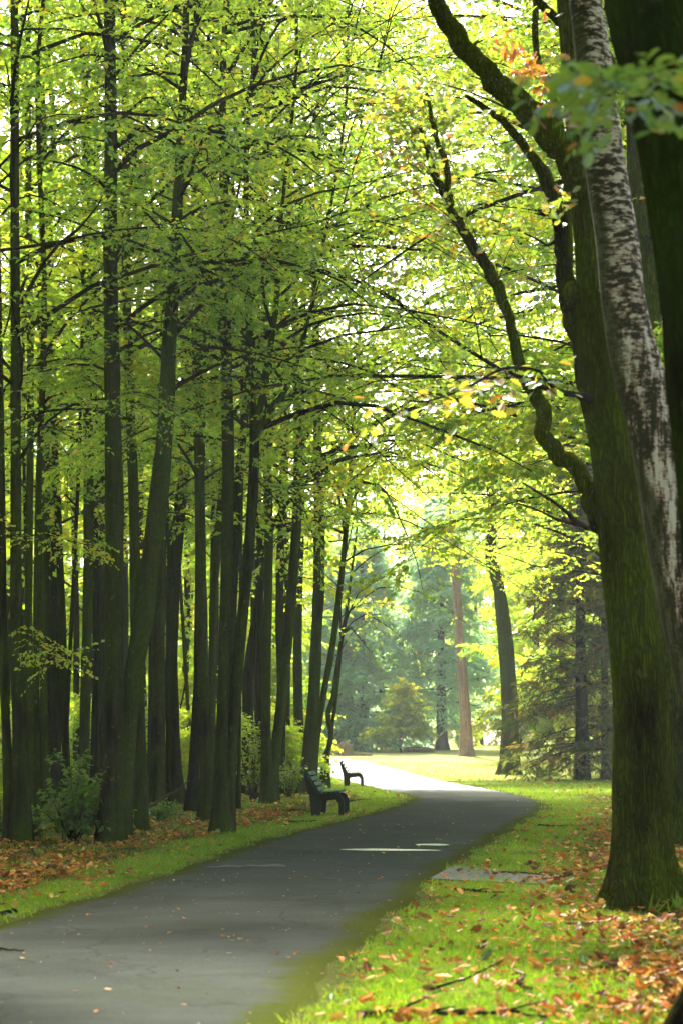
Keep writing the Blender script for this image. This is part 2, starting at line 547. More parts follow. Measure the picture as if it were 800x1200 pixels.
def vnoise(x, y, seed=0):
    """cheap smooth value noise 0..1"""
    x = np.asarray(x, float)
    y = np.asarray(y, float)
    xi, yi = np.floor(x).astype(int), np.floor(y).astype(int)
    fx, fy = x - xi, y - yi
    fx, fy = fx * fx * (3 - 2 * fx), fy * fy * (3 - 2 * fy)

    def h(a, b):
        s = np.sin(a * 127.1 + b * 311.7 + seed * 74.7) * 43758.5453
        return s - np.floor(s)
    return (h(xi, yi) * (1 - fx) + h(xi + 1, yi) * fx) * (1 - fy) + (h(xi, yi + 1) * (1 - fx) + h(xi + 1, yi + 1) * fx) * fy


def litter(x, y):
    """how thick dead leaves and bare soil lie, 0..1"""
    x = np.asarray(x, float)
    y = np.asarray(y, float)
    dl = XL(y) - x               # metres left of the path
    dr = x - XR(y)               # metres right of the path
    n = 0.6 * vnoise(x * 0.9, y * 0.45, 1) + 0.4 * vnoise(x * 2.3, y * 1.2, 2)
    left = 0.72 * np.clip((dl - 0.75 - 0.5 * np.clip((y - 30) / 10, -.6, .2)) / 0.7, 0, 1)
    right = np.clip((dr - 0.9 + 0.012 * (y - 14)) / 1.45, 0, 1)
    right = np.where(y > 44, right * np.clip((80 - y) / 30, 0.15, 1) * 0.9, right)
    right = np.where(y < 12, right * np.clip((y - 4) / 8, 0.3, 1), right)
    left = np.where((y > 66) & (dl < 3), left * 0.45, left)
    v = np.where(dl > 0, left, np.where(dr > 0, right, 0))
    v = np.where(y > 95, v * np.clip((110 - y) / 15, 0.1, 1), v)
    return np.clip(v * (0.55 + 0.9 * n) - 0.02, 0, 1)


def build_ground():
    xs = np.concatenate([np.linspace(-400, -60, 14), np.linspace(-50, -17, 12), np.arange(-15, 14.01, 0.3), np.linspace(16, 50, 12), np.linspace(60, 400, 14)])
    ys = np.concatenate([np.linspace(-100, -20, 6), np.arange(-10, 8, 2.0), np.arange(8, 96, 0.45), np.arange(96, 180, 1.5), np.linspace(190, 500, 16)])
    X, Y = np.meshgrid(xs, ys)
    Z = ground_z(X, Y)
    rough = 0.02 * (vnoise(X * 1.1, Y * 1.1, 4) - .5) * (litter(X, Y) > 0.05)
    Z = Z + rough - 0.003
    mb = MB()
    nx, ny = len(xs), len(ys)
    idx = np.arange(nx * ny).reshape(ny, nx)
    Fq = np.stack([idx[:-1, :-1], idx[:-1, 1:], idx[1:, 1:], idx[1:, :-1]], -1).reshape(-1, 4)
    mb.add(np.stack([X, Y, Z], -1).reshape(-1, 3), Fq)
    o = mb.build("ground", M["ground"], smooth=True)
    tag(o, kind="structure", label="mossy green and brown woodland ground beside the path")
    a = o.data.attributes.new("litter", "FLOAT", "POINT")
    a.data.foreach_set("value", litter(X, Y).ravel().astype(np.float32))
    dist = np.minimum(np.abs(X - XL(Y)), np.abs(X - XR(Y)))
    verge = np.where(Y < 60, np.clip(1 - dist / 0.45, 0, 1), np.clip(1 - dist / 0.6, 0, 1))
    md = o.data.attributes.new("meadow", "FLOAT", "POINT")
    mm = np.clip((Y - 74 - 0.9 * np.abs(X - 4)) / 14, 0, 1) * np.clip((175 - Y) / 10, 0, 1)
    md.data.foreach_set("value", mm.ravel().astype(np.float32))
    b = o.data.attributes.new("verge", "FLOAT", "POINT")
    b.data.foreach_set("value", verge.ravel().astype(np.float32))


def build_path():
    ys = np.concatenate([np.arange(-12, 8, 1.0), np.arange(8, 66, 0.25), np.arange(66, 127, 0.5)])
    xl, xr = XL(ys), XR(ys)
    k = 24
    u = np.linspace(0, 1, k)
    X = xl[:, None] + (xr - xl)[:, None] * u[None]
    Y = np.repeat(ys[:, None], k, 1)
    Z = ground_z(X, Y) + 0.012 + 0.02 * np.sin(math.pi * u)[None]
    Z[:, 0] -= 0.03
    Z[:, -1] -= 0.03
    mb = MB()
    idx = np.arange(len(ys) * k).reshape(len(ys), k)
    Fq = np.stack([idx[:-1, :-1], idx[:-1, 1:], idx[1:, 1:], idx[1:, :-1]], -1).reshape(-1, 4)
    mb.add(np.stack([X, Y, Z], -1).reshape(-1, 3), Fq)
    o = mb.build("path", M["path"], smooth=True)
    tag(o, kind="structure", label="grey asphalt path curving away to the left")
    w = (xr - xl)[:, None]
    dl = u[None] * w
    dr = (1 - u)[None] * w
    near = np.clip((60 - Y) / 20, 0, 1)
    e = np.maximum(np.clip(1 - dl / (0.55 + .0 * near), 0, 1), np.clip(1 - dr / (0.2 + 0.38 * near), 0, 1))
    a = o.data.attributes.new("edge", "FLOAT", "POINT")
    a.data.foreach_set("value", e.ravel().astype(np.float32))


build_ground()
build_path()


def path_z(x, y):
    u = np.clip((x - XL(y)) / (XR(y) - XL(y)), 0, 1)
    return ground_z(x, y) + 0.012 + 0.02 * np.sin(math.pi * u)


def sheet(name, pts, mat, lift, label):
    """thin sheet lying on the path, outline given by world x, y"""
    me = bpy.data.meshes.new(name)
    o_ = np.mean(pts, axis=0)
    v = [(x - o_[0], y - o_[1], float(path_z(x, y)) + lift) for x, y in pts]
    c = (0, 0, float(path_z(*o_)) + lift)
    n = len(v)
    me.from_pydata(v + [c], [], [(i, (i + 1) % n, n) for i in range(n)])
    me.materials.append(mat)
    o = bpy.data.objects.new(name, me)
    o.location = (o_[0], o_[1], 0)
    COL.objects.link(o)
    return tag(o, label, kind="structure")


def blob_px(x0, x1, y, h, n=26, seed=0):
    r_ = np.random.default_rng(seed)
    pts = []
    for i in range(n):
        t = 2 * math.pi * i / n
        k = 1 + 0.18 * math.sin(3 * t + seed) + r_.uniform(-.08, .08)
        px = (x0 + x1) / 2 + (x1 - x0) / 2 * math.cos(t)
        p = on_ground(px, y + h * k * math.sin(t))
        pts.append((p[0], p[1]))
    return pts


sheet("glossy_strip", blob_px(398, 516, 998.5, 1.1, seed=2), M["glossy_sheet"], .004, "long thin glossy strip shining across the grey path")  # pale strips on the asphalt, laid as flat glossy sheets
sheet("glossy_strip", blob_px(486, 526, 992, 1.0, seed=5), M["glossy_sheet"], .004, "small short glossy strip shining near the right edge of the path")
_c = [on_ground(242 + i * 6.2, 1017.5 + 1.2 * math.sin(i * 1.3)) for i in range(16)]
_w = [0.015 + 0.05 * math.sin(math.pi * i / 15) ** 2 * (0.6 + .4 * math.sin(i * 2.1)) + (0.08 if i > 11 else 0) for i in range(16)]
sheet("path_crack", [(p[0], p[1] - w) for p, w in zip(_c, _w)] + [(p[0], p[1] + w) for p, w in zip(_c[::-1], _w[::-1])], M["crack"], .004,
      "dark crack running across the asphalt path")

# paving slab set into the grass right of the path
mb = MB()
q = [on_ground(*p) for p in ((503, 1031), (531, 1015.5), (655, 1028), (640, 1038))]
top = [(p[0], p[1], .016) for p in q]
bot = [(p[0], p[1], -.05) for p in q]
mb.add(top + bot, [[0, 3, 2, 1], [0, 1, 5, 4], [1, 2, 6, 5], [2, 3, 7, 6], [3, 0, 4, 7]])
o = mb.build("paving_slab", M["slab"], origin=np.mean(q, axis=0) * [1, 1, 0])
tag(o, "flat grey concrete slab set in the grass at the right edge of the path", "slab")

# ------------------------------------------------------------------ grass, fallen leaves
def build_grass():
    mb = MB()
    r_ = np.random.default_rng(3)
    for (n, y0, y1, hs) in ((330000, 8.5, 26, 1.0), (120000, 26, 60, 1.35), (70000, 60, 112, 2.2)):
        y = y0 + (y1 - y0) * r_.random(n) ** 1.25
        half = 0.175 * y + 0.8
        x = r_.uniform(-1, 1, n) * half
        xl, xr = XL(y), XR(y)
        soft = 0.07 * r_.normal(size=n) + 0.16 * (vnoise(x * 2.4, y * 1.5, 31) - .45) + 0.10 * (vnoise(x * 7, y * 5, 32) - .5)
        ok = ((x < xl - 0.02 + soft) | (x > xr + 0.02 + soft))
        ok &= r_.random(n) > litter(x, y) * 0.8
        ok &= ~((y > 60) & (x < xl - 6))
        clump = vnoise(x * 3.1, y * 2.3, 8)
        ok &= r_.random(n) < 0.35 + clump
        x, y, clump = x[ok], y[ok], clump[ok]
        k = len(x)
        z = ground_z(x, y) - 0.006
        D = np.stack([r_.normal(0, .75, k), r_.normal(0, .75, k), np.ones(k)], 1)
        Nn = norm(np.stack([r_.normal(size=k), r_.normal(size=k), np.full(k, .3)], 1))
        size = hs * (0.030 + 0.045 * clump * r_.random(k)) * np.where(r_.random(k) < .05, 1.9, 1)
        t = np.clip(0.25 + 0.5 * vnoise(x * 0.8, y * 0.8, 5) + r_.normal(0, .15, k), 0, 1)
        place(mb, BLADE, np.stack([x, y, z], 1), D, Nn, size * 1.0, t)
        # wider tuft blades
    return tag(mb.build("grass", M["grass"]), "short mossy green grass along both verges", kind="stuff")


def build_litter():
    mb = MB()
    r_ = np.random.default_rng(9)
    for (n, y0, y1, tpl, sc) in ((34000, 9, 24, OAKLEAF, 1.0), (34000, 22, 46, OAKLEAF, 1.05), (14000, 46, 100, BROAD, 1.25)):
        y = y0 + (y1 - y0) * r_.random(n)
        half = 0.172 * y + 1.0
        x = r_.uniform(-1, 1, n) * half
        L = litter(x, y)
        patch = vnoise(x * 1.7, y * 1.1, 12) * .6 + vnoise(x * 4.0, y * 3.0, 13) * .4
        base = np.where((x > XL(y)) & (x < XR(y)), 0.020, np.where(x > 0, .13, .06))
        ok = r_.random(n) < np.clip(L * np.clip((patch - .30) * 2.2, 0.03, 1.2) + base, 0, 1)
        x, y, L = x[ok], y[ok], L[ok]
        k = len(x)
        on_path = (x > XL(y)) & (x < XR(y))
        z = np.where(on_path, path_z(x, y) + .006, ground_z(x, y) + 0.008 + 0.035 * r_.random(k) * L + 0.012)
        az = r_.uniform(0, 6.28, k)
        tl = r_.normal(0, .33, k) * np.where(on_path, .15, 1)
        D = np.stack([np.cos(az), np.sin(az), tl], 1)
        Nn = norm(np.stack([r_.normal(0, .45, k), r_.normal(0, .45, k), np.ones(k)], 1) * np.where(on_path[:, None], np.array([.2, .2, 1]), 1))
        t = np.clip(r_.choice([.12, .28, .45, .55, .68, .82, 1.0], k, p=[.16, .2, .18, .13, .15, .11, .07]) + r_.normal(0, .05, k), 0, 1)
        size = sc * np.where(r_.random(k) < .45, r_.uniform(.025, .06, k), r_.uniform(.055, .125, k)) * np.where(on_path, .42, 1)
        place(mb, tpl, np.stack([x, y, z], 1), D, Nn, size, t, curl=r_.normal(.3, .55, k))
    return tag(mb.build("fallen_leaves", M["dry_leaf"]), "orange and brown dead leaves strewn over the ground", kind="stuff")


build_grass()
build_litter()

# ------------------------------------------------------------------ trees
UP = np.array([0, 0, 1.0])


def limbs_from(stem_P, stem_R, n, z0, z1, L, bias, r_, elev=(20, 60), droop=(35, 75), rmin=.012, K=8, thick=.009):
    """n arching limbs off a stem between heights z0 and z1: (n,K,3), (n,K)"""
    z = stem_P[:, 2]
    zz = z0 + (z1 - z0) * (np.arange(n) + r_.random(n)) / n
    zz = np.clip(zz, z[0] + .2, z[-1] - .05)
    st = np.stack([np.interp(zz, z, stem_P[:, k]) for k in range(3)], 1)
    sr = np.interp(zz, z, stem_R)
    az = r_.uniform(0, 2 * math.pi, n)
    dirv = np.stack([np.cos(az), np.sin(az)], 1)
    ln = L * r_.uniform(.55, 1.25, n) * (1 + 0.45 * (dirv @ np.asarray(bias)))
    ln = ln * np.clip(0.45 + (z[-1] - zz) / 5.0, 0.35, 1)
    return grow(st, az, R(1) * r_.uniform(*elev, n), ln, R(1) * r_.uniform(*droop, n), np.clip(np.minimum(sr * .62, thick * ln + .004), rmin, .09), r_, K)


def grow(st, az, el0, ln, dr, r0, r_, K=8):
    n = len(st)
    P = np.zeros((n, K, 3))
    P[:, 0] = st
    wa = r_.normal(0, .16, (n, K)).cumsum(1) * .8
    we = r_.normal(0, .09, (n, K)).cumsum(1)
    for k in range(1, K):
        t = k / (K - 1)
        a = az + wa[:, k]
        e = el0 - dr * t + we[:, k]
        d = np.stack([np.cos(a) * np.cos(e), np.sin(a) * np.cos(e), np.sin(e)], 1)
        P[:, k] = P[:, k - 1] + d * (ln / (K - 1))[:, None]
    Rr = r0[:, None] * np.linspace(1, .16, K)[None] ** 0.9
    return P, Rr


def interp_poly(P, s):
    """P (n,K,3), s (n,m) in 0..1 -> points, tangents (n,m,3)"""
    n, K, _ = P.shape
    f = np.clip(s, 0, .999) * (K - 1)
    i = f.astype(int)
    w = (f - i)[..., None]
    ar = np.arange(n)[:, None]
    a, b = P[ar, i], P[ar, i + 1]
    return a * (1 - w) + b * w, norm(b - a)


def rot_z(v, ang):
    c, s = np.cos(ang), np.sin(ang)
    return np.stack([v[..., 0] * c - v[..., 1] * s, v[..., 0] * s + v[..., 1] * c, v[..., 2]], -1)


def foliage(mb, P, Rr, r_, leaf, m=11, q=5, lv=5, sub=.36, twl=.30, tpl=LEAF, tint=(.42, .17), flat=.55, yellow=.05, mat_leaf=1, mat_twig=0,
            twigs=True, s0=.22, tw_r=.0045, sparse=1.0):
    """sub-branches, twiglets and leaves on limbs P; everything goes into MB"""
    n, K, _ = P.shape
    if n == 0:
        return
    ln = np.linalg.norm(np.diff(P, axis=1), axis=2).sum(1)
    s = s0 + (1 - s0) * (np.arange(m)[None] + r_.random((n, m))) / m
    p, t = interp_poly(P, s)
    side = np.where((np.arange(m)[None] + r_.integers(0, 2, (n, 1))) % 2 == 0, 1, -1) * R(1) * r_.uniform(32, 70, (n, m))
    side = np.where(s > .93, side * .25, side)
    d = rot_z(t, side)
    d[..., 2] = d[..., 2] * .5 + r_.normal(.0, .16, (n, m))
    d = norm(d)
    sl = sub * ln[:, None] * (1.12 - .75 * s) * r_.uniform(.5, 1.2, (n, m)) + .25
    az = np.arctan2(d[..., 1], d[..., 0]).ravel()
    el = np.arcsin(np.clip(d[..., 2], -1, 1)).ravel()
    SP, SR = grow(p.reshape(-1, 3), az, el, sl.ravel(), R(1) * r_.uniform(-6, 32, n * m), np.maximum(sl.ravel() * tw_r, .0035), r_, 4)
    if twigs:
        v, f = tubes(SP, SR, 3)
        mb.add(v, f, mat_twig)
    # twiglets
    N2 = n * m
    s2 = .15 + .85 * (np.arange(q)[None] + r_.random((N2, q))) / q
    p2, t2 = interp_poly(SP, s2)
    sd2 = np.where((np.arange(q)[None] + r_.integers(0, 2, (N2, 1))) % 2 == 0, 1, -1) * R(1) * r_.uniform(25, 65, (N2, q))
    d2 = rot_z(t2, sd2)
    d2[..., 2] = d2[..., 2] * .5 + r_.normal(-.06, .18, (N2, q))
    d2 = norm(d2).reshape(-1, 3)
    p2 = p2.reshape(-1, 3)
    tl = twl * r_.uniform(.5, 1.35, len(p2))
    # leaves along twiglets
    N3 = len(p2)
    u = (np.arange(lv)[None] + .35 + .5 * r_.random((N3, lv))) / lv
    lp = p2[:, None] + d2[:, None] * (u * tl[:, None])[..., None]
    lp[..., 2] -= (u * tl[:, None]) ** 2 * .25
    sd3 = np.where((np.arange(lv)[None] + r_.integers(0, 2, (N3, 1))) % 2 == 0, 1, -1) * R(1) * r_.uniform(20, 70, (N3, lv))
    ld = rot_z(np.repeat(d2[:, None], lv, 1), sd3)
    ld[..., 2] += r_.normal(-.18, .25, (N3, lv))
    lp, ld = lp.reshape(-1, 3), ld.reshape(-1, 3)
    keep = r_.random(len(lp)) < sparse
    lp, ld = lp[keep], ld[keep]
    k = len(lp)
    nn = np.stack([r_.normal(0, flat, k), r_.normal(0, flat, k), np.ones(k)], 1)
    # colour drifts from branch to branch
    tb = np.repeat(np.repeat(r_.normal(tint[0], tint[1] * .8, n), m) + r_.normal(0, tint[1] * .55, n * m), q * lv)[keep]
    tn = np.clip(tb + r_.normal(0, tint[1] * .7, k), 0, .8)
    tn = np.where(r_.random(k) < yellow, r_.uniform(.70, .93, k), tn)
    place(mb, tpl, lp, ld, nn, leaf * r_.uniform(.5, 1.4, k), tn, mat_leaf)


def px_stem(pts, Y, depth_lean=0.0, base=None, top_z=None, n=None, top_r=.02):
    """pixel polyline [(x,y,w)] at world depth Y -> smooth 3-D stem"""
    P, W = [], []
    for i, (x, y, w) in enumerate(pts):
        p = at(x, y, Y)
        P.append(p)
        W.append(px2m(w, Y) / 2)
    P, W = np.array(P), np.array(W)
    if base is not None:
        P[0, 2] = base - 0.05
    if top_z is not None and P[-1, 2] < top_z:
        d = norm(P[-1] - P[max(0, len(P) - 3)])
        d = norm(d * 0.6 + UP * .6)
        L = (top_z - P[-1, 2]) / d[2]
        w0 = W[-1]
        for f in (.35, .7, 1.0):
            P = np.vstack([P, P[len(pts) - 1] + d * L * f + np.array([.15 * math.sin(f * 9 + P[0, 0]), .2 * math.sin(f * 7 + P[0, 1]), 0])])
            W = np.append(W, w0 * (1 - f) + top_r * f)
    if depth_lean:
        P[:, 1] += depth_lean * (P[:, 2] - P[0, 2])
    nn = n or max(10, int(np.linalg.norm(np.diff(P, axis=0), axis=1).sum() / .28))
    return smooth_poly(P, W, nn)


def frame_top(Y):
    return at(400, 0, Y)[2]


TREE_SEED = [100]


def forest_tree(spec):
    """stand tree: stems by pixel polyline, limbs as branch children, crown with twigs and leaves"""
    TREE_SEED[0] += 1
    seed = TREE_SEED[0]
    r_ = np.random.default_rng(seed)
    x0, y0, _ = spec["stems"][0][0]
    b = on_ground(x0, y0)
    Y = b[1]
    root = empty(spec.get("name", "forest_tree"), b, spec["label"], "tree", spec.get("group", "trees of the dark stand left of the path"))
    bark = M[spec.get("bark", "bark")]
    H = spec.get("H", max(20, frame_top(Y) + 2.5) + r_.uniform(-1, 2))
    stems = []
    for i, st in enumerate(spec["stems"]):
        grounded = i == 0 or st[0][1] > y0 - 25
        P, W = px_stem(st, Y + (0.12 * i if grounded else 0), spec.get("lean", 0), b[2] if grounded else None, H * (1 if i == 0 else r_.uniform(.8, .97)))
        W = W * .93
        v, f = tube(P, W, spec.get("seg", 14), .065, .42 if grounded else 0, b[2], seed * 7 + i)
        mb_ = MB()
        mb_.add(v, f)
        mb_.build("trunk", bark, root, b, True)
        stems.append((P, W))
    z0 = spec.get("z0", 6.5)
    n = spec.get("n", 30)
    Lb = spec.get("L", 3.3)
    zt = frame_top(Y) + 1.2
    cm = MB()
    k = max(1, len(stems))
    for P, W in stems:
        zz0 = max(z0, P[0, 2] + .3)
        top = P[-1, 2]
        nv = max(3, int(1.55 * n / k * min(1, (min(zt, top) - zz0) / (zt - z0 + .01)))) if zt > zz0 else 0
        if nv:
            LP, LR = limbs_from(P, W, nv, zz0, min(zt, top), Lb, spec.get("bias", (.55, -.35)), r_)
            for j in range(nv):
                v, f = tube(LP[j], LR[j], 5, .0, 0)
                mb_ = MB()
                mb_.add(v, f)
                mb_.build("branch", M["twig"], root, b, True)
            foliage(cm, LP, LR, r_, spec.get("leaf", .068) * 1.45, tint=spec.get("tint", (.36, .17)), yellow=spec.get("yellow", .05), m=spec.get("m", 11) + 3, q=6, lv=4, flat=.7, sparse=spec.get("sparse", .74))
        dense = spec.get("dense", False)
        if top > zt + 1:      # the crown above the frame, coarser, shades the stand
            nu = 30 if dense else int(5 / k) + 2
            LP, LR = limbs_from(P, W, nu, zt + (2.5 if dense else 0), top, Lb * 1.35, (.3, 0), r_, droop=(0, 28) if dense else (35, 75))
            v, f = tubes(LP, LR, 4)
            cm.add(v, f, 0)
            foliage(cm, LP, LR, r_, .28 if dense else .20, m=14 if dense else 11, q=5 if dense else 4, lv=5 if dense else 4, tint=(.4, .15), twigs=False)
    for (pp, d0, d1, rr) in spec.get("px_limbs", []):
        Q = np.array([at(x, y, Y + d0 + (d1 - d0) * i / (len(pp) - 1)) for i, (x, y) in enumerate(pp)])
        Q, Wq = smooth_poly(Q, np.linspace(rr, rr * .2, len(Q)), 8)
        v, f = tube(Q, Wq, 6)
        mb_ = MB()
        mb_.add(v, f)
        mb_.build("branch", M["twig"], root, b, True)
        foliage(cm, Q[None], Wq[None], r_, spec.get("leaf", .068), m=15, q=5, lv=5, tint=(.45, .15), yellow=.12, sub=.22, sparse=spec.get('sparse', 1) ** 2)
    if cm.n:
        cm.build("crown", [M["twig"], M["leaf"]], root, b)
    return root


ST = []


def T(label, *stems, **kw):
    ST.append(dict(label=label, stems=list(stems), **kw))


# --- the stand, from the left edge to the second bench (pixel x, y, width)
T("dark twin-stemmed tree standing at the left edge of the photo, left of the leafy shrub",
  [(26, 988, 25), (24, 868, 20), (20, 753, 17), (19, 600, 14), (18, 300, 12), (17, 0, 10)],
  [(14, 986, 17), (8, 868, 12), (4, 753, 10), (3, 600, 9), (0, 400, 7), (-4, 200, 6)], n=30,
  px_limbs=[([(22, 540), (50, 500), (90, 472), (140, 468), (185, 480)], 0, -2.5, .028), ([(2, 293), (60, 285), (120, 272), (185, 266), (250, 270)], -1, -3, .03),
            ([(20, 640), (45, 625), (75, 632), (110, 640)], -.3, -2, .015), ([(18, 520), (40, 500), (70, 505), (95, 520)], -.3, -2.2, .015), ([(19, 700), (35, 745), (60, 768), (80, 772)], -.5, -1.6, .012)])
T("slim dark tree just right of the twin stems at the left edge", [(37, 957, 12), (35, 850, 11), (34, 700, 10), (36, 450, 9), (34, 250, 8), (33, 60, 7)], n=18)
T("very thin dark tree rising directly behind the leafy shrub's left side", [(44, 982, 10), (43, 850, 8), (43, 700, 8), (46, 560, 8), (50, 450, 8), (52, 330, 7)], n=12)
T("thin tree with a green mossy stem between the two dark ones behind the shrub", [(57, 953, 10), (53, 850, 9), (50, 750, 8), (49, 600, 8), (47, 430, 7)], n=10, bark="bark")
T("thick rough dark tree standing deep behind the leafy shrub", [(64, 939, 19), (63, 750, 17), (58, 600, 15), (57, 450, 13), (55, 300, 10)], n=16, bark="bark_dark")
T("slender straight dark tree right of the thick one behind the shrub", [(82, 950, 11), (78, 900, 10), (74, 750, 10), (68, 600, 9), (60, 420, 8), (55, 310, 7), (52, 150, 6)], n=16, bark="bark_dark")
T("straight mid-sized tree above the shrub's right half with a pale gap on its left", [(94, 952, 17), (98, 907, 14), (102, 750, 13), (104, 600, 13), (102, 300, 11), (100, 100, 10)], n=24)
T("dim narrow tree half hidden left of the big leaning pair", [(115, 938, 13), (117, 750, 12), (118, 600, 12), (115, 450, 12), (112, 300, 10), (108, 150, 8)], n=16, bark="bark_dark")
T("big two-trunked tree, one trunk upright and one leaning right, nearest the grass verge",
  [(131, 986, 34), (133, 925, 31), (134, 868, 28), (134, 753, 23), (134, 600, 24), (132, 450, 20), (130, 300, 18), (130, 120, 16), (128, 0, 15)],
  [(142, 984, 24), (148, 890, 22), (156, 800, 24), (172, 700, 25), (184, 600, 25), (194, 500, 21), (199, 400, 19), (204, 330, 16), (208, 250, 14), (214, 120, 10), (219, 0, 8)],
  n=40, seg=16, px_limbs=[([(133, 470), (150, 460), (175, 462), (200, 480), (222, 500)], 0, -2.2, .02), ([(200, 420), (235, 408), (290, 412), (340, 425), (380, 440)], 0, -2, .03), ([(128, 265), (180, 268), (240, 270), (290, 290), (340, 330)], -.5, -3, .03)])
T("grey-green tree seen through the gap under the leaning trunk", [(163, 974, 24), (164, 900, 20), (162, 820, 17), (159, 700, 14), (156, 560, 13), (151, 420, 12), (148, 280, 11), (147, 100, 9)], n=22)
T("upright mossy tree right behind the leaning trunk's base", [(185, 946, 20), (186, 870, 17), (187, 760, 15), (189, 650, 14), (192, 450, 12), (193, 280, 10)], n=18)
T("dark tree with a base swelling to the right, left of the sunny gap", [(206, 943, 26), (203, 880, 19), (201, 780, 16), (204, 690, 16), (210, 610, 16), (217, 530, 13), (217, 430, 11), (214, 300, 9)], n=20, bark="bark_dark")
T("wispy leaning sapling in the sunny gap between the trunks", [(227, 934, 6), (222, 850, 5), (217, 770, 5), (212, 690, 4), (209, 620, 3)], n=6, H=12, L=1.6)
T("slim dark tree at the right side of the sunny gap, kinked near its foot", [(225, 951, 16), (229, 870, 13), (232, 790, 11), (233, 700, 10), (235, 590, 10), (238, 450, 8)], n=14, bark="bark_dark")
T("smooth grey tree bulging slightly at mid height, left of the front forked tree", [(243, 963, 20), (242, 868, 16), (238, 780, 15), (236, 690, 14), (234, 560, 13), (231, 420, 12), (230, 300, 11), (228, 120, 9)], n=28)
T("thin curved stem rising between the smooth grey tree and the front forked tree", [(251, 944, 12), (249, 850, 9), (250, 720, 10), (255, 640, 11), (261, 560, 10), (266, 450, 8), (270, 330, 7)], n=14)
T("tall two-stemmed tree whose right stem leans and forks, closest to the path",
  [(259, 976, 27), (259, 930, 20), (260, 860, 15), (263, 750, 14), (266, 640, 15), (268, 540, 16), (266, 430, 14), (264, 300, 12), (261, 100, 9)],
  [(266, 974, 18), (271, 890, 14), (275, 830, 14), (283, 740, 14), (292, 640, 14), (297, 560, 13), (298, 500, 12), (293, 440, 9), (291, 340, 8), (289, 180, 7)],
  [(298, 505, 10), (307, 468, 9), (318, 400, 8), (325, 340, 7), (330, 250, 5)], [(300, 510, 9), (318, 480, 8), (340, 448, 6), (352, 410, 5), (366, 350, 4)], n=56, seg=14, L=4.8, sparse=.6,
  px_limbs=[([(320, 470), (360, 470), (410, 500), (460, 545), (510, 590)], 0, 1, .025), ([(330, 330), (370, 318), (420, 330), (470, 360), (520, 400)], 0, -1, .03), ([(300, 560), (330, 590), (365, 600), (400, 590)], 0, -1, .016)])
T("straight dark trunk in shadow just right of the front forked tree", [(264, 945, 14), (269, 830, 12), (272, 720, 12), (277, 620, 12), (282, 540, 11), (289, 470, 9), (295, 380, 7)], n=14, bark="bark_dark")
T("dark broken-looking tree deep in shade beside the twin-stemmed tree near the bench", [(287, 932, 17), (290, 880, 15), (291, 800, 14), (296, 750, 12), (304, 700, 10), (310, 620, 8)], n=12, bark="bark_dark")
T("twin-stemmed tree parting in a narrow V on the leafy ground left of the nearer bench",
  [(315, 941, 20), (312, 880, 13), (312, 820, 12), (313, 740, 11), (315, 640, 11), (314, 560, 11), (311, 430, 9), (309, 280, 8)],
  [(319, 940, 16), (321, 895, 14), (328, 835, 13), (338, 740, 13), (346, 640, 13), (349, 560, 11), (348, 470, 10), (346, 330, 8)], n=60, L=5.6, sparse=.72, leaf=.078, m=13, z0=7, bias=(.7, -.2))
T("dark upright tree half hidden behind the wide tree beside the nearer bench", [(352, 922, 14), (349, 820, 12), (349, 730, 11), (351, 640, 11), (353, 540, 10), (354, 400, 8)], n=12, bark="bark_dark", L=3, leaf=.08, z0=8)
T("wide-based tree behind the nearer bench with a thin stem leaning right from its foot",
  [(358, 931, 22), (362, 880, 17), (367, 830, 16), (371, 740, 14), (374, 650, 15), (373, 560, 12), (371, 440, 10), (369, 280, 8)],
  [(366, 929, 9), (371, 870, 8), (379, 815, 8), (388, 765, 8), (397, 700, 8), (403, 645, 7), (409, 575, 6), (414, 490, 5)], n=76, L=6.8, sparse=.85, leaf=.085, m=15, z0=7.5, bias=(.8, -.3),
  px_limbs=[([(378, 620), (420, 600), (480, 612), (550, 650), (610, 690)], 0, -4, .035), ([(372, 560), (420, 560), (470, 590), (520, 625), (570, 640)], 0, 2, .03), ([(400, 660), (440, 640), (500, 640), (560, 660), (620, 690)], 0, 3, .03)])
T("small crooked tree with two thin stems between the benches",
  [(384, 924, 7), (383, 889, 6.5), (388, 862, 7), (384, 838, 6.5), (390, 818, 6), (394, 790, 6), (400, 750, 5.5), (404, 730, 5), (408, 700, 4), (413, 660, 3)],
  [(376, 920, 6), (380, 890, 6), (387, 864, 5)], n=12, H=11.5, L=2.8, z0=4.6, leaf=.065, sparse=.6, bias=(.7, -.2),
  px_limbs=[([(404, 732), (420, 695), (450, 676), (480, 655), (505, 652)], 0, 1, .03), ([(402, 742), (425, 720), (455, 735), (478, 755), (488, 775)], 0, -1, .022), ([(398, 765), (412, 742), (430, 730), (450, 722)], 0, 1, .018),
            ([(406, 720), (440, 690), (480, 690), (520, 710), (550, 735)], 0, 2, .026)])
T("unseen tree past the left edge, added to shade the near path", [(-255, 1047, 50), (-258, 850, 44), (-262, 600, 40), (-266, 300, 34), (-268, 50, 28)], L=4.0, z0=11.5, bias=(.6, -.5), H=21, dense=True)  # outside the frame, added to keep sun off the near path
T("unseen mossy tree outside the left edge, added to shade the near part of the path", [(-690, 1118, 60), (-694, 850, 52), (-700, 600, 46), (-706, 300, 40), (-708, 50, 34)], L=5.5, z0=9.5, bias=(.8, -.2), H=20, dense=True)  # second unseen tree, put in as a sun block
for s in ST:
    forest_tree(s)

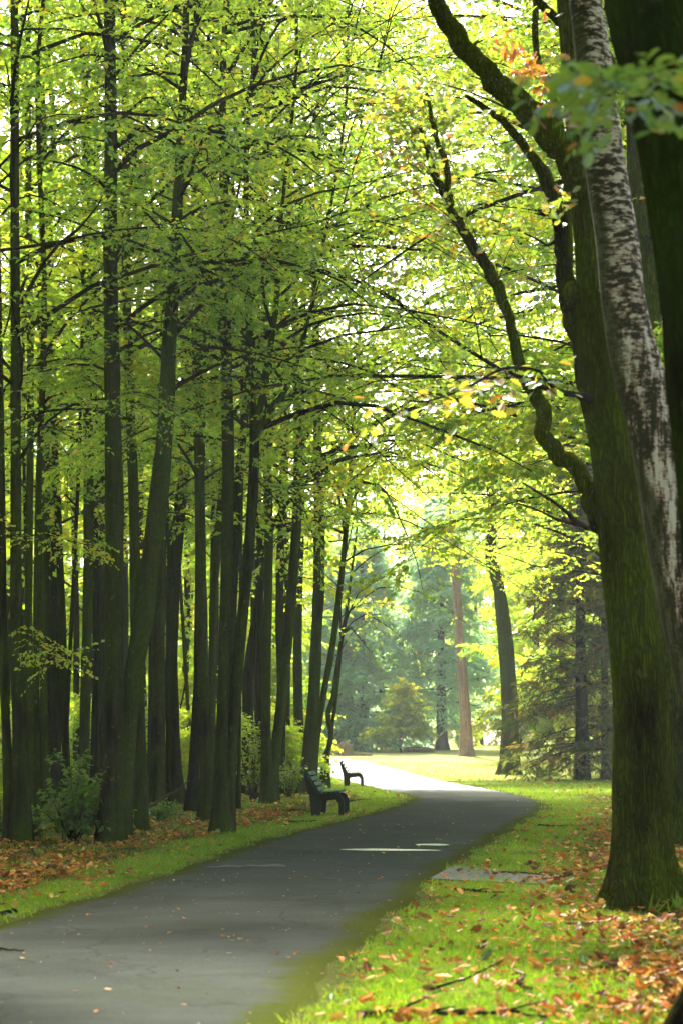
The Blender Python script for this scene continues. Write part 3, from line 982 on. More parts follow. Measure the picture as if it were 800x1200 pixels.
# thin dark trunks deeper in the wood: nothing tells one from the next
r_ = np.random.default_rng(77)
BACK = [(8, 926), (30, 929), (52, 922), (90, 930), (106, 921), (126, 926), (150, 922), (173, 929), (196, 922), (214, 919), (240, 926), (256, 921), (276, 927), (300, 921), (306, 927), (330, 919), (338, 923), (48, 947), (108, 944), (176, 943), (246, 940), (303, 934), (327, 931), (30, 950), (75, 955), (199, 949), (280, 948)]
for i, (x, y) in enumerate(BACK):
    dx = r_.uniform(-8, 8) if i < 23 else r_.uniform(-12, 24)
    w = r_.uniform(6.5, 11) if i < 23 else r_.uniform(4.5, 6.5)
    far = dict(label="thin dark trunk deeper in the shady wood behind the front row", group="thin trunks deeper in the wood",
               stems=[[(x, y, w * 1.25), (x + dx * .3 + r_.uniform(-2, 2), 840, w), (x + dx * .6 + r_.uniform(-3, 3), 700, w * .95), (x + dx, 520, w * .85), (x + dx * 1.2, 330, w * .7)]],
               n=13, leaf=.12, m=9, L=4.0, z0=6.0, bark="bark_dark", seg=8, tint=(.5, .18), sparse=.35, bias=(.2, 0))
    forest_tree(far)


# ------------------------------------------------------------------ the right side: oak, birch, near tree
def limb_child(root, b, pts, Y0, Y1, mat, name="limb", seg=10, wob=.07, seed=1):
    n = len(pts)
    P, W = [], []
    for i, (x, y, w) in enumerate(pts):
        Yi = Y0 + (Y1 - Y0) * i / (n - 1)
        P.append(at(x, y, Yi))
        W.append(px2m(w, Yi) / 2)
    P, W = smooth_poly(P, W, max(12, n * 6))
    ss = np.linspace(0, 1, len(P))
    rj = np.random.default_rng(seed + 90)
    jit = rj.normal(0, 1, (len(P), 3)) * [1, .6, 1]
    jit = (jit + np.roll(jit, 1, 0)) * .5
    jit[:3] = 0
    P = P + jit * (W * .22)[:, None]
    W = W * (1 + .35 * np.exp(-ss * 14)) * (1 + .10 * np.sin(ss * 31 + seed) * np.sin(ss * 13 + seed * 2))
    v, f = tube(P, W, seg, wob * 1.5, 0, None, seed)
    m_ = MB()
    m_.add(v, f)
    rs = np.random.default_rng(seed + 50)
    for q_ in range(int(3 + seed % 3) if seed > 1 else 0):       # stubs of broken twigs
        j = int(len(P) * rs.uniform(.2, .95)) - 1
        d = norm(np.array([rs.normal(), rs.normal() * .6, rs.normal() + .4]))
        l_ = W[j] + rs.uniform(.05, .2)
        vv, ff = tube(np.array([P[j], P[j] + d * l_ * .6, P[j] + d * l_ + [0, 0, .03]]), np.array([W[j] * .35, W[j] * .22, W[j] * .08]), 6)
        m_.add(vv, ff)
    m_.build(name, mat, root, b, True)
    return P, W


def oak():
    r_ = np.random.default_rng(401)
    b = on_ground(757, 1064)
    Y = b[1]
    root = empty("oak_tree", b, "big oak with ridged green mossy bark standing in the fallen leaves at the right", "tree", "large trees at the right")
    st = [(757, 1066, 76), (754, 1030, 68), (752, 1000, 65), (751, 900, 67), (748, 800, 64), (741, 730, 61), (727, 600, 56), (717, 510, 56), (705, 450, 58), (702, 370, 55), (698, 300, 52), (692, 240, 47), (681, 130, 42), (670, 0, 38), (663, -120, 33), (655, -300, 24)]
    P, W = px_stem(st, Y, 0, 0, 19.5, n=110, top_r=.06)
    v, f = tube(P, W, 48, .045, .75, 0, 21, 6)
    m_ = MB()
    m_.add(v, f)
    m_.build("trunk", M["oak_bark"], root, b, True)
    # burrs on the trunk
    for (x, y, w) in ((678, 462, 20), (716, 727, 16), (660, 345, 22)):
        c = at(x + w * .4, y, Y)
        ph = np.linspace(0, math.pi, 7)
        th = np.linspace(0, 2 * math.pi, 12, endpoint=False)
        rr = px2m(w, Y) / 2
        Vb = np.array([[c[0] + rr * math.sin(a) * math.cos(t), c[1] - .06 + rr * math.sin(a) * math.sin(t), c[2] + 1.25 * rr * math.cos(a) * (1 + .2 * math.sin(3 * t))] for a in ph for t in th])
        idx = np.arange(7 * 12).reshape(7, 12)
        Fb = np.stack([idx[:-1], np.roll(idx[:-1], -1, 1), np.roll(idx[1:], -1, 1), idx[1:]], -1).reshape(-1, 4)
        m_ = MB()
        m_.add(Vb, Fb)
        m_.build("burr", M["oak_bark"], root, b, True)
    ob = M["oak_bark"]
    L1 = limb_child(root, b, [(680, 215, 30), (665, 184, 33), (640, 150, 32), (604, 116, 30), (572, 88, 29), (546, 62, 26), (525, 33, 24), (513, 0, 22), (504, -50, 20), (500, -140, 16), (490, -260, 10)], Y, Y - 1.2, ob, seed=3)
    L2 = limb_child(root, b, [(706, 480, 34), (690, 420, 34), (668, 352, 25), (659, 300, 20), (652, 245, 18), (633, 198, 15), (612, 170, 12), (592, 145, 10), (570, 128, 8), (545, 112, 5)], Y + .2, Y + 1.2, ob, seed=4)
    L3 = limb_child(root, b, [(704, 612, 21.1), (692, 580, 23.8), (676, 551, 22.0), (653, 531, 19.4), (635, 511, 18.5), (637, 492, 17.6), (632, 476, 16.7), (621, 456, 15.8), (609, 433, 15.0), (601, 385, 14.1), (582, 337, 13.2), (556, 291, 13.2), (531, 251, 11.4), (517, 221, 9.7), (502, 182, 7.0), (492, 150, 4.4)], Y + .1, Y + 1.8, ob, seed=5)
    L3b = limb_child(root, b, [(526, 240, 9), (522, 195, 8), (510, 160, 6), (500, 110, 4)], Y + 1.5, Y + 2, ob, seed=6)
    L4 = limb_child(root, b, [(690, 466, 10), (672, 463, 8), (640, 455, 7), (612, 444, 6), (596, 436, 4)], Y - .2, Y - 1.6, M["twig"], "branch", 7)
    L4b = limb_child(root, b, [(650, 457, 5), (630, 435, 4), (590, 432, 4), (545, 455, 3.4), (500, 470, 2.6), (470, 468, 2)], Y - 1.0, Y - 5.0, M["twig"], "branch", 6)
    L5 = limb_child(root, b, [(712, 622, 9), (694, 620, 8), (679, 614, 7), (656, 594, 5), (633, 579, 3.5), (612, 566, 2)], Y, Y + 1.2, M["twig"], "branch", 7)
    L5b = limb_child(root, b, [(680, 614, 5), (655, 610, 4), (630, 598, 3), (606, 590, 2)], Y + .5, Y + 1.5, M["twig"], "branch", 6)
    L6 = limb_child(root, b, [(690, 62, 14), (668, 38, 13), (645, 16, 11), (622, -8, 10), (600, -40, 8), (575, -90, 5)], Y, Y + .6, ob, seed=8)
    L7 = limb_child(root, b, [(664, 352, 12), (664, 270, 11), (664, 200, 10), (650, 120, 9), (628, 60, 8), (628, 0, 8), (634, -60, 6)], Y + .6, Y + 1.6, ob, seed=9)
    cm = MB()

    def dress(L, m, leaf, tint, yellow, s0, sub, lim=1.0, q=4, lv=4, sparse=1.0):
        P_, W_ = L
        i = np.linspace(0, len(P_) - 1, 8).astype(int)
        foliage(cm, P_[i][None], W_[i][None], r_, leaf, m=m, q=q, lv=lv, tint=tint, yellow=yellow, s0=s0, sub=sub, tpl=OAKLEAF, sparse=sparse)
    # yellowing spray on the low branch, rusty tuft on the big limb
    dress(L4b, 20, .10, (.52, .18), .22, .30, .14, q=3, lv=3, sparse=.42)
    dress(L4, 8, .12, (.6, .2), .3, .5, .2, q=3, lv=3, sparse=.6)
    for (x, y, k) in ((598, 60, 20), (612, 85, 26), (635, 100, 14), (636, 125, 8), (654, 70, 4), (590, 40, 8), (660, 95, 8), (622, 75, 18)):
        p = np.array([at(x + r_.normal(0, 7), y + r_.normal(0, 8), Y - .3 + r_.normal(0, .15)) for _ in range(k)])
        d = r_.normal(0, .8, (k, 3)) + [0, 0, -.7]
        place(cm, OAKLEAF, p, d, r_.normal(0, 1, (k, 3)), r_.uniform(.07, .12, k), np.clip(r_.normal(.88, .07, k), 0, 1), 1)
    for (x, y, k) in ((655, 240, 16), (650, 250, 10), (617, 175, 7), (640, 20, 8), (560, 440, 6), (585, 440, 8)):
        p = np.array([at(x + r_.normal(0, 8), y + r_.normal(0, 7), Y - .2 + r_.normal(0, .15)) for _ in range(k)])
        place(cm, OAKLEAF, p, r_.normal(0, .8, (k, 3)) + [0, 0, -.2], r_.normal(0, 1, (k, 3)), r_.uniform(.07, .12, k), np.clip(r_.normal(.6, .2, k), 0, 1), 1)
    dress(L6, 6, .09, (.5, .15), .1, .3, .3, sparse=.6)
    dress(L7, 5, .09, (.5, .15), .12, .6, .3, sparse=.4)
    dress(L2, 4, .09, (.5, .15), .1, .75, .2, sparse=.4)
    for L, a0, b0, mm in ((L3, .55, 1.0, 46), (L3b, .2, 1.0, 20)):
        P_, W_ = L
        j = np.linspace(len(P_) * a0, len(P_) - 1, 8).astype(int)
        foliage(cm, P_[j][None], W_[j][None], r_, .085, m=mm, q=5, lv=5, tint=(.45, .15), yellow=.1, sub=.6, s0=.05, tpl=LEAF)
    # the crown above the frame, made coarse and dense to shade the path
    LP, LR = limbs_from(P, W, 32, 12.0, 19, 6.0, (-.3, -.1), r_, elev=(25, 60), droop=(5, 35))
    v, f = tubes(LP, LR, 5)
    cm.add(v, f, 0)
    foliage(cm, LP, LR, r_, .32, m=14, q=5, lv=5, tint=(.45, .15), tpl=LEAF, yellow=.08, flat=.8)
    for L in (L1, L3):
        P_ = L[0]
        i = np.linspace(0, len(P_) - 1, 8).astype(int)
        up = P_[i][-3:]
    P_, W_ = L1
    j = np.linspace(len(P_) * 0.80, len(P_) - 1, 8).astype(int)
    foliage(cm, P_[j][None], W_[j][None], r_, .12, m=22, q=4, lv=4, tint=(.45, .15), tpl=LEAF, sub=.7)
    cm.build("crown", [M["twig"], M["oak_leaf"]], root, b)
    # a few ivy and grass blades round the foot
    m_ = MB()
    k = 90
    x = r_.uniform(b[0] - .05, b[0] + .55, k)
    y = b[1] - .42 + r_.normal(0, .10, k)
    place(m_, BLADE, np.stack([x, y, np.full(k, 0.01)], 1), np.stack([r_.normal(.2, .5, k), r_.normal(0, .4, k), np.ones(k)], 1), r_.normal(0, 1, (k, 3)), r_.uniform(.08, .22, k) * 1.0, r_.uniform(.2, .9, k))
    tag(m_.build("grass_tuft", M["grass"], origin=(b[0] + .25, b[1] - .42, 0)), "tuft of long green grass blades at the foot of the big mossy oak", "grass tuft", kind="stuff")
    return root


oak()


def birch():
    r_ = np.random.default_rng(402)
    b = on_ground(912, 1108)
    Y = b[1]
    root = empty("birch_tree", b, "leaning birch with peeling white bark crossing in front of the oak", "tree", "large trees at the right")
    st = [(912, 1108, 84), (884, 1000, 76), (852, 900, 70), (824, 800, 66), (801, 700, 64), (782, 600, 62), (764, 500, 58), (748, 440, 58), (738, 400, 55), (728, 340, 53), (724, 290, 52), (715, 230, 50), (703, 150, 48), (694, 60, 44), (685, 0, 40), (676, -80, 36), (664, -260, 28)]
    P, W = px_stem(st, Y, 0, 0, 15.5, n=100, top_r=.03)
    v, f = tube(P, W, 28, .05, .3, 0, 33)
    m_ = MB()
    m_.add(v, f)
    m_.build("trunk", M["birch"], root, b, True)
    cm = MB()
    LP, LR = limbs_from(P, W, 26, 10.0, 15.2, 3.9, (-.3, -.6), r_, elev=(25, 55), droop=(5, 35))  # crown above the frame, thickened to block the sun
    v, f = tubes(LP, LR, 5)
    cm.add(v, f, 0)
    foliage(cm, LP, LR, r_, .20, m=13, q=5, lv=5, tint=(.5, .15), yellow=.12)
    cm.build("crown", [M["twig"], M["leaf"]], root, b)


birch()


def near_tree():
    r_ = np.random.default_rng(403)
    b = on_ground(880, 1222)
    Y = b[1]
    root = empty("oak_tree", b, "dark blurred trunk nearest the camera cutting off the top right corner", "tree", "large trees at the right")
    st = [(880, 1224, 150), (882, 1160, 124), (884, 1100, 114), (878, 900, 106), (858, 700, 104), (841, 550, 102), (829, 440, 100), (822, 360, 98), (806, 240, 104), (792, 140, 106), (776, 70, 110), (764, 0, 116), (750, -150, 100), (740, -400, 80)]
    P, W = px_stem(st, Y, 0, 0, 16, n=100, top_r=.08)
    v, f = tube(P, W, 40, .05, .5, 0, 44, 5)
    m_ = MB()
    m_.add(v, f)
    m_.build("trunk", M["bark_dark"], root, b, True)
    fk = limb_child(root, b, [(800, 130, 60), (806, 40, 58), (822, -60, 52), (850, -200, 40), (880, -380, 26)], Y + .1, Y - .4, M["bark_dark"], "limb", 24, .06, 12)
    br = limb_child(root, b, [(835, 200, 14), (846, 140, 9), (820, 100, 7), (785, 92, 5), (752, 100, 3.5), (722, 97, 2.2), (704, 95, 1.5)], Y - .2, Y - 3.6, M["twig"], "branch", 7)
    cm = MB()
    P_, W_ = br
    j = np.linspace(len(P_) * .42, len(P_) - 1, 8).astype(int)
    foliage(cm, P_[j][None], W_[j][None], r_, .066, m=36, q=4, lv=4, sub=.13, twl=.11, tpl=OAKLEAF, tint=(.15, .14), yellow=.06, s0=.02, flat=.45)
    LP, LR = limbs_from(P, W, 42, 9.4, 15.8, 6.0, (-.35, .1), r_, elev=(25, 60), droop=(0, 30))  # unseen upper crown, thickened to shade the near ground
    v, f = tubes(LP, LR, 5)
    cm.add(v, f, 0)
    foliage(cm, LP, LR, r_, .31, m=14, q=6, lv=5, tint=(.4, .15), yellow=.05, flat=.8)
    cm.build("crown", [M["twig"], M["oak_leaf"]], root, b)


near_tree()


def plain_tree(name, label, group, stem, bark, crown_kw, H, leafmat, limb_kw, depth=None, seg=16, wob=.05, flare=.35, base=None):
    TREE_SEED[0] += 1
    r_ = np.random.default_rng(TREE_SEED[0])
    b = on_ground(stem[0][0], stem[0][1])
    root = empty(name, b, label, "tree", group)
    P, W = px_stem(stem, b[1], 0, b[2], H, top_r=.05)
    v, f = tube(P, W, seg, wob, flare, b[2], TREE_SEED[0])
    m_ = MB()
    m_.add(v, f)
    m_.build("trunk", M[bark], root, b, True)
    cm = MB()
    LP, LR = limbs_from(P, W, r_=r_, **limb_kw)
    for j in range(len(LP)):
        v, f = tube(LP[j], LR[j], 5)
        m_ = MB()
        m_.add(v, f)
        m_.build("branch", M["twig"], root, b, True)
    foliage(cm, LP, LR, r_, **crown_kw)
    cm.build("crown", [M["twig"], leafmat], root, b)
    return root


plain_tree("oak_tree", "dark rough trunk at the right edge just behind the big mossy oak", "large trees at the right",
           [(802, 992, 38), (797, 930, 32), (793, 830, 30), (780, 640, 30), (758, 440, 32), (757, 330, 38), (754, 240, 36), (748, 100, 34)], "oak_bark",
           dict(leaf=.11, m=10, tint=(.45, .18), yellow=.1), 19, M["oak_leaf"], dict(n=22, z0=8, z1=18.5, L=4.5, bias=(-.2, 0)))
plain_tree("broadleaf_tree", "broadleaf tree mostly hidden by the oak, its low sunlit branches reaching left with orange tips", "trees round the sunny clearing",
           [(748, 928, 26), (745, 800, 24), (742, 600, 22), (738, 400, 18)], "bark",
           dict(leaf=.11, m=17, q=6, lv=6, tint=(.52, .18), yellow=.16, flat=.7), 21, M["leaf"], dict(n=52, z0=6.0, z1=20, L=6.4, thick=.006, bias=(-.8, -.2), elev=(5, 45), droop=(15, 55)))
plain_tree("broadleaf_tree", "leafy tree hidden behind the big oak, its high green limbs spreading left over the path", "trees round the sunny clearing",
           [(757, 973, 34), (752, 800, 30), (748, 600, 28), (742, 400, 24), (738, 200, 20)], "bark",
           dict(leaf=.115, m=20, q=7, lv=6, tint=(.36, .18), yellow=.1, flat=.9), 20, M["leaf"], dict(n=98, z0=5.8, z1=19, L=5.8, bias=(-.9, .1), elev=(0, 50), droop=(20, 60), thick=.0045))
plain_tree("broadleaf_tree", "tall leafy tree behind the birch whose bright top branches fill the view over the bend", "trees round the sunny clearing",
           [(770, 946, 30), (765, 800, 28), (758, 600, 26), (748, 400, 22), (735, 200, 18)], "bark",
           dict(leaf=.135, m=20, q=7, lv=6, tint=(.40, .18), yellow=.1, flat=.9), 25, M["leaf"], dict(n=98, z0=11, z1=24.5, L=7.5, bias=(-.9, .1), elev=(5, 55), droop=(20, 60), thick=.0045))
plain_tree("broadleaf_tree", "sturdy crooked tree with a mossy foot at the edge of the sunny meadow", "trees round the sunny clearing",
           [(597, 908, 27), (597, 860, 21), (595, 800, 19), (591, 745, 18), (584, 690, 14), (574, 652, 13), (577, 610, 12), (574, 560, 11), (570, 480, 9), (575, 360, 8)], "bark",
           dict(leaf=.22, m=18, q=6, lv=6, tint=(.38, .16), yellow=.1, flat=.8), 27, M["leaf_far"], dict(n=60, z0=12.5, z1=26, L=6.0, bias=(0, -.2), elev=(0, 50), droop=(20, 60)))


# pine with a bare reddish trunk
def pine():
    r_ = np.random.default_rng(410)
    b = on_ground(546, 886)
    root = empty("pine_tree", b, "pine with a bare reddish trunk leaning slightly in the bright meadow", "tree", "trees round the sunny clearing")
    P, W = px_stem([(547, 887, 17), (545, 850, 13.5), (542, 800, 12), (538, 750, 11), (535, 700, 10.5), (531, 620, 9.5), (527, 520, 8)], b[1], 0, b[2], 27, top_r=.08)
    v, f = tube(P, W, 14, .05, .3, b[2], 71)
    m_ = MB()
    m_.add(v, f)
    m_.build("trunk", M["pine_bark"], root, b, True)
    cm = MB()
    LP, LR = limbs_from(P, W, 26, 14, 26.5, 3.6, (0, 0), r_, elev=(0, 40), droop=(0, 40))
    v, f = tubes(LP, LR, 5)
    cm.add(v, f, 0)
    foliage(cm, LP, LR, r_, .28, m=9, q=4, lv=4, tpl=NEEDLE, tint=(.5, .25), yellow=0, flat=1.0)
    cm.build("crown", [M["pine_bark"], M["needle"]], root, b)


pine()


def conifer(label, group, px, py, height, radius, mat, stem_w=14, nb=70, kz=.03, spars=1.0, second=None, needle=.34, lean=0, name="conifer_tree", droop=(15, 45), twig="twig", show=False, seed=0, z_first=.04, power=.85, flat=.5):
    r_ = np.random.default_rng(500 + seed)
    b = on_ground(px, py)
    root = empty(name, b, label, "tree", group)
    Y = b[1]
    w = px2m(stem_w, Y) / 2
    stems = [(b[0], lean, w, height)]
    if second:
        stems.append((b[0] + second[0], second[1], w * second[2], height * .9))
    cm = MB()
    for i, (bx, ln, ww, hh) in enumerate(stems):
        zs = np.linspace(0, 1, 26)
        P = np.stack([bx + ln * zs * hh, np.full(26, Y) + i * .35, b[2] - .05 + zs * hh], 1)
        W = ww * (1 - zs) ** .8 + .015
        v, f = tube(P, W, 10, .05, .5, b[2], 60 + seed + i)
        m_ = MB()
        m_.add(v, f)
        m_.build("trunk", M["bark_dark"], root, b, True)
        n = int(nb / (1 + i * .8))
        s = z_first + (1 - z_first) * ((np.arange(n) + r_.random(n)) / n) ** 1.0
        st = np.stack([np.interp(s, zs, P[:, k]) for k in range(3)], 1)
        ln_ = (radius * (1 - s) ** power * r_.uniform(.7, 1.2, n) + .2) * (1 if i == 0 else .75)
        LP, LR = grow(st, r_.uniform(0, 6.28, n), R(1) * r_.uniform(-12, 22, n), ln_, R(1) * r_.uniform(*droop, n), np.maximum(.013 * ln_, .012), r_, 6)
        v, f = tubes(LP, LR, 4)
        cm.add(v, f, 0)
        foliage(cm, LP, LR, r_, needle, m=12, q=4, lv=4, sub=.3, twl=.38, tpl=NEEDLE, tint=(.45, .28), yellow=.02, s0=.12, flat=flat, sparse=spars, twigs=show, tw_r=.007)
    cm.build("crown", [M[twig], mat], root, b)
    return root


CLEAR = "trees round the sunny clearing"
conifer("dull thinly needled conifer with two dark trunks and bare branches at the clearing's right edge", CLEAR, 682, 914, 15, 3.4, M["needle_dull"], 17, 110, second=(1.0, .004, .62), spars=.72, needle=.34, droop=(8, 32), show=True, seed=1, z_first=.05, flat=.4)
conifer("blue-green spruce standing alone behind the bright meadow left of the pine", CLEAR, 517, 879, 17, 4.3, M["needle"], 13, 120, seed=2, needle=.5, z_first=.16, power=.6)
conifer("wide hazy spruce at the left end of the meadow behind the far bench", CLEAR, 424, 879, 15, 5.2, M["needle"], 13, 120, seed=3, needle=.5, power=.6)
conifer("lower hazy spruce beside the far path behind the crooked small tree", CLEAR, 392, 879, 13, 4.4, M["needle"], 12, 100, seed=4, needle=.5, power=.6)


# broadleaf trees and bushes with sunlit leaves
def back_tree(px, Y, H, rad, label, group, leaf=.2, n=26, m=10, z0=.15, mat="leaf_far", tint=(.34, .2), yellow=.08, seed=0, trunk_w=.25, name="broadleaf_tree", elev=(0, 55), droop=(10, 50)):
    r_ = np.random.default_rng(700 + seed)
    d = ray(px, 872)
    x = d[0] * Y / d[1]
    bz = float(ground_z(x, Y))
    b = np.array([x, Y, bz])
    root = empty(name, b, label, "tree" if H > 5 else "bush", group)
    zs = np.linspace(0, 1, 14)
    P = np.stack([x + .3 * np.sin(zs * 3 + seed), Y + .3 * np.sin(zs * 2.3 + seed * 2), bz - .05 + zs * H], 1)
    W = trunk_w * (1 - zs) + .02
    v, f = tube(P, W, 8, .06, .4, bz, seed)
    m_ = MB()
    m_.add(v, f)
    m_.build("trunk" if H > 5 else "stem", M["bark_dark"], root, b, True)
    cm = MB()
    LP, LR = limbs_from(P, W, n, bz + z0 * H, bz + H * .97, rad, (0, 0), r_, elev=elev, droop=droop)
    v, f = tubes(LP, LR, 4)
    cm.add(v, f, 0)
    foliage(cm, LP, LR, r_, leaf, m=m + 2, q=6, lv=6, sub=.42, twl=.6, tint=tint, yellow=yellow, flat=.9, twigs=False)
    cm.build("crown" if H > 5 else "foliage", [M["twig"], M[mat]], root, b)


# sunlit wood seen between the dark trunks
G1 = "sunlit trees behind the dark stand"
k = 0
for (px, Y, H, rad) in [(-60, 72, 17, 5), (10, 84, 19, 5), (70, 76, 18, 5), (120, 92, 20, 5.5), (170, 80, 18, 5), (215, 96, 21, 6), (262, 84, 19, 5), (276, 100, 15, 4), (306, 95, 11, 2.2), (0, 110, 24, 6.5), (90, 118, 25, 7), (180, 122, 26, 7), (270, 128, 22, 7), (322, 138, 14, 4)]:
    k += 1
    back_tree(px, Y, H, rad, "sunlit yellow-green tree in the wood behind the dark stand", G1, seed=k, leaf=.18 + .0004 * Y, n=34, m=11, z0=.04)
# low bright bushes between the trunks
G2 = "bright bushes behind the trunks"
for (px, Y, H, rad) in [(20, 56, 2.6, 1.6), (110, 62, 3.0, 1.8), (208, 64, 3.6, 1.7), (232, 58, 2.4, 1.4), (300, 72, 2.6, 1.3), (334, 64, 2.0, 1.0), (70, 70, 3.2, 1.9), (160, 68, 3.0, 1.7)]:
    k += 1
    back_tree(px, Y, H, rad, "bright yellow-green bush glowing between the dark trunks", G2, seed=k, leaf=.11, n=18, m=9, z0=.08, trunk_w=.04, name="bush")
# clearing edge
for (px, Y, H, rad, lab) in [
        (474, 131, 3.7, 2.0, "pale yellow willowy bush in front of the two spruces"),
        (612, 128, 4.2, 3.0, "yellow-green bush behind the crooked mossy tree"),
        (655, 118, 4.0, 3.2, "yellow bush glowing behind the two-trunked conifer"),
        (393, 150, 2.4, 2.4, "low green bush beside the far bend of the path")]:
    k += 1
    back_tree(px, Y, H, rad, lab, "bushes at the far side of the clearing", seed=k, leaf=.24, n=26, m=10, z0=.06, trunk_w=.05, name="bush", tint=(.55, .15), yellow=.03, elev=(45, 85), droop=(20, 80))
G3 = "tall pale trees behind the clearing"
for (px, Y, H, rad) in [(588, 165, 26, 7), (632, 178, 28, 7.5), (690, 165, 26, 7), (740, 150, 26, 7), (800, 140, 25, 7), (860, 130, 25, 7), (655, 120, 24, 6.5), (560, 190, 32, 8), (505, 200, 33, 8), (450, 195, 33, 8), (395, 180, 32, 8), (625, 140, 28, 7), (715, 105, 22, 6), (770, 95, 22, 6)]:
    k += 1
    back_tree(px, Y, H, rad, "tall pale yellow-green tree in the wood behind the clearing's right side", G3, seed=k, leaf=.30, n=34, m=11, z0=.08, tint=(.40, .2))
for (px, Y, H, rad) in [(470, 235, 30, 8), (520, 250, 32, 8), (410, 240, 30, 8), (560, 230, 30, 8)]:
    k += 1
    back_tree(px, Y, H, rad, "far hazy tree closing the view beyond the spruces", "far hazy trees beyond the spruces", seed=k, leaf=.42, n=34, m=11, z0=.05, mat="leaf_far", tint=(.35, .2), yellow=.05)


def far_wood():
    """the distant wood that closes the horizon, plus unseen rows added for shade: one mass"""
    r_ = np.random.default_rng(900)
    mb_ = MB()
    for Y, x0, x1, nt, sc in ((190, -75, -8, 12, 1.0), (300, -140, 150, 30, 1.4), (205, 28, 110, 14, 1.0), (-16, -40, 40, 14, 1.0), (-34, -60, 60, 14, 1.0), (60, -10, 95, 12, 1.0), (61, 8, 62, 26, 1.0)):
        for i in range(nt):
            x = x0 + (x1 - x0) * (i + r_.random()) / nt
            y = Y + r_.uniform(-14, 14)
            if Y < 0:
                y = Y + r_.uniform(-6, 6)  # rows behind the camera, added to cut skylight on the trunks
            elif Y == 61:          # and to the left
                y, x = x, -r_.uniform(13, 30)
            elif Y == 60:          # the flank of the wood to the right
                y, x = x, r_.uniform(26, 40)
            H = r_.uniform(20, 29) * (1 if sc < 1.2 else 1.15)
            kk = 1500
            bz = float(ground_z(x, y))
            u = r_.random(kk) ** .9
            rad = (5.5 * sc) * np.sin(np.clip(u * 1.02 + .05, 0, 1) * math.pi) ** .55 * np.sqrt(r_.random(kk))
            a = r_.uniform(0, 6.28, kk)
            rad = rad * (1 + .3 * np.sin(a * 3 + u * 9 + i))
            p = np.stack([x + rad * np.cos(a), y + rad * np.sin(a), bz + .3 + u * H], 1)
            d = r_.normal(0, 1, (kk, 3))
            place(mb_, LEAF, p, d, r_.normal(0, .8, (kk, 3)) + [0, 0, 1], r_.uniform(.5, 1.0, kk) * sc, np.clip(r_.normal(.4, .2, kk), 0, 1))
    tag(mb_.build("far_wood", M["leaf_far"]), "distant pale wood closing the view, with unseen trees added behind the camera", kind="stuff")


far_wood()


# ------------------------------------------------------------------ undergrowth
def shrub(label, group, px, py, w, h, leaf, n_st, seed, tpl=BROAD, tint=(.35, .2), name="shrub", lv=5, per=5, Y=None, tilt=.5):
    r_ = np.random.default_rng(1000 + seed)
    b = on_ground(px, py)
    root = empty(name, b, label, "shrub" if h > .5 else "plant", group)
    n = n_st
    az = r_.uniform(0, 6.28, n)
    st = b + np.stack([r_.normal(0, .06 * w, n), r_.normal(0, .06 * w, n), np.zeros(n)], 1)
    ln = h * r_.uniform(.6, 1.15, n)
    P, Rr = grow(st, az, R(1) * r_.uniform(48, 88, n), ln, R(1) * r_.uniform(10, 60, n), np.full(n, .007 + .004 * h), r_, 6)
    P[:, :, :2] = b[:2] + (P[:, :, :2] - b[:2]) * (w / (1.1 * h))
    m_ = MB()
    v, f = tubes(P, Rr, 5)
    m_.add(v, f)
    m_.build("stems", M["twig"], root, b, True)
    m2 = MB()
    s = .25 + .75 * r_.random((n, per * 2))
    p, t = interp_poly(P, s)
    p, t = p.reshape(-1, 3), t.reshape(-1, 3)
    k = len(p)
    a2 = r_.uniform(0, 6.28, (k, lv))
    d = np.stack([np.cos(a2), np.sin(a2), r_.normal(-.15, .35, (k, lv))], -1)
    pp = np.repeat(p[:, None], lv, 1) + d * leaf * r_.uniform(.1, .9, (k, lv))[..., None]
    pp, d = pp.reshape(-1, 3), d.reshape(-1, 3)
    pp[:, 2] = np.maximum(pp[:, 2], b[2] + .02)
    kk = len(pp)
    nn = np.stack([r_.normal(0, tilt, kk), r_.normal(-.25, tilt, kk), np.ones(kk)], 1)
    place(m2, tpl, pp, d, nn, leaf * r_.uniform(.6, 1.2, kk), np.clip(r_.normal(*tint, kk), 0, 1))
    m2.build("foliage", M["shrub_leaf"], root, b)
    return root


shrub("leafy green shrub with broad drooping leaves between the twin stems and the big leaning pair", "undergrowth along the stand", 84, 986, 1.15, 1.35, .115, 34, 1, per=6, lv=4)
shrub("small green sapling growing against the foot of the big two-trunked tree", "undergrowth along the stand", 150, 979, .45, 1.0, .10, 7, 2, per=4, lv=3)
shrub("low green plants between the trunks under the fallen dead branch", "undergrowth along the stand", 190, 962, .8, .5, .11, 12, 3, per=3, lv=4)
shrub("straggly bush with small yellowing leaves behind the twin-stemmed tree near the bench", "undergrowth along the stand", 297, 940, 1.1, 2.3, .085, 20, 4, per=7, lv=4, tint=(.75, .2))
shrub("thin weedy bush rising between the V-shaped twin tree and the wide tree", "undergrowth along the stand", 338, 934, .9, 1.5, .08, 16, 5, per=6, lv=4, tint=(.7, .2))
shrub("small dark weed at the left edge beside the twin stems", "undergrowth along the stand", 4, 986, .7, .9, .11, 10, 6, per=4, lv=3)
shrub("pale weed sprouting in the grass right of the wide tree behind the bench", "undergrowth along the stand", 370, 922, .7, .9, .10, 10, 7, per=4, lv=3, tint=(.8, .2))
shrub("green weed tuft growing in the sunny grass beside the two-trunked conifer", "undergrowth at the clearing", 640, 912, 2.2, .9, .14, 18, 8, per=4, lv=4, tint=(.6, .2))


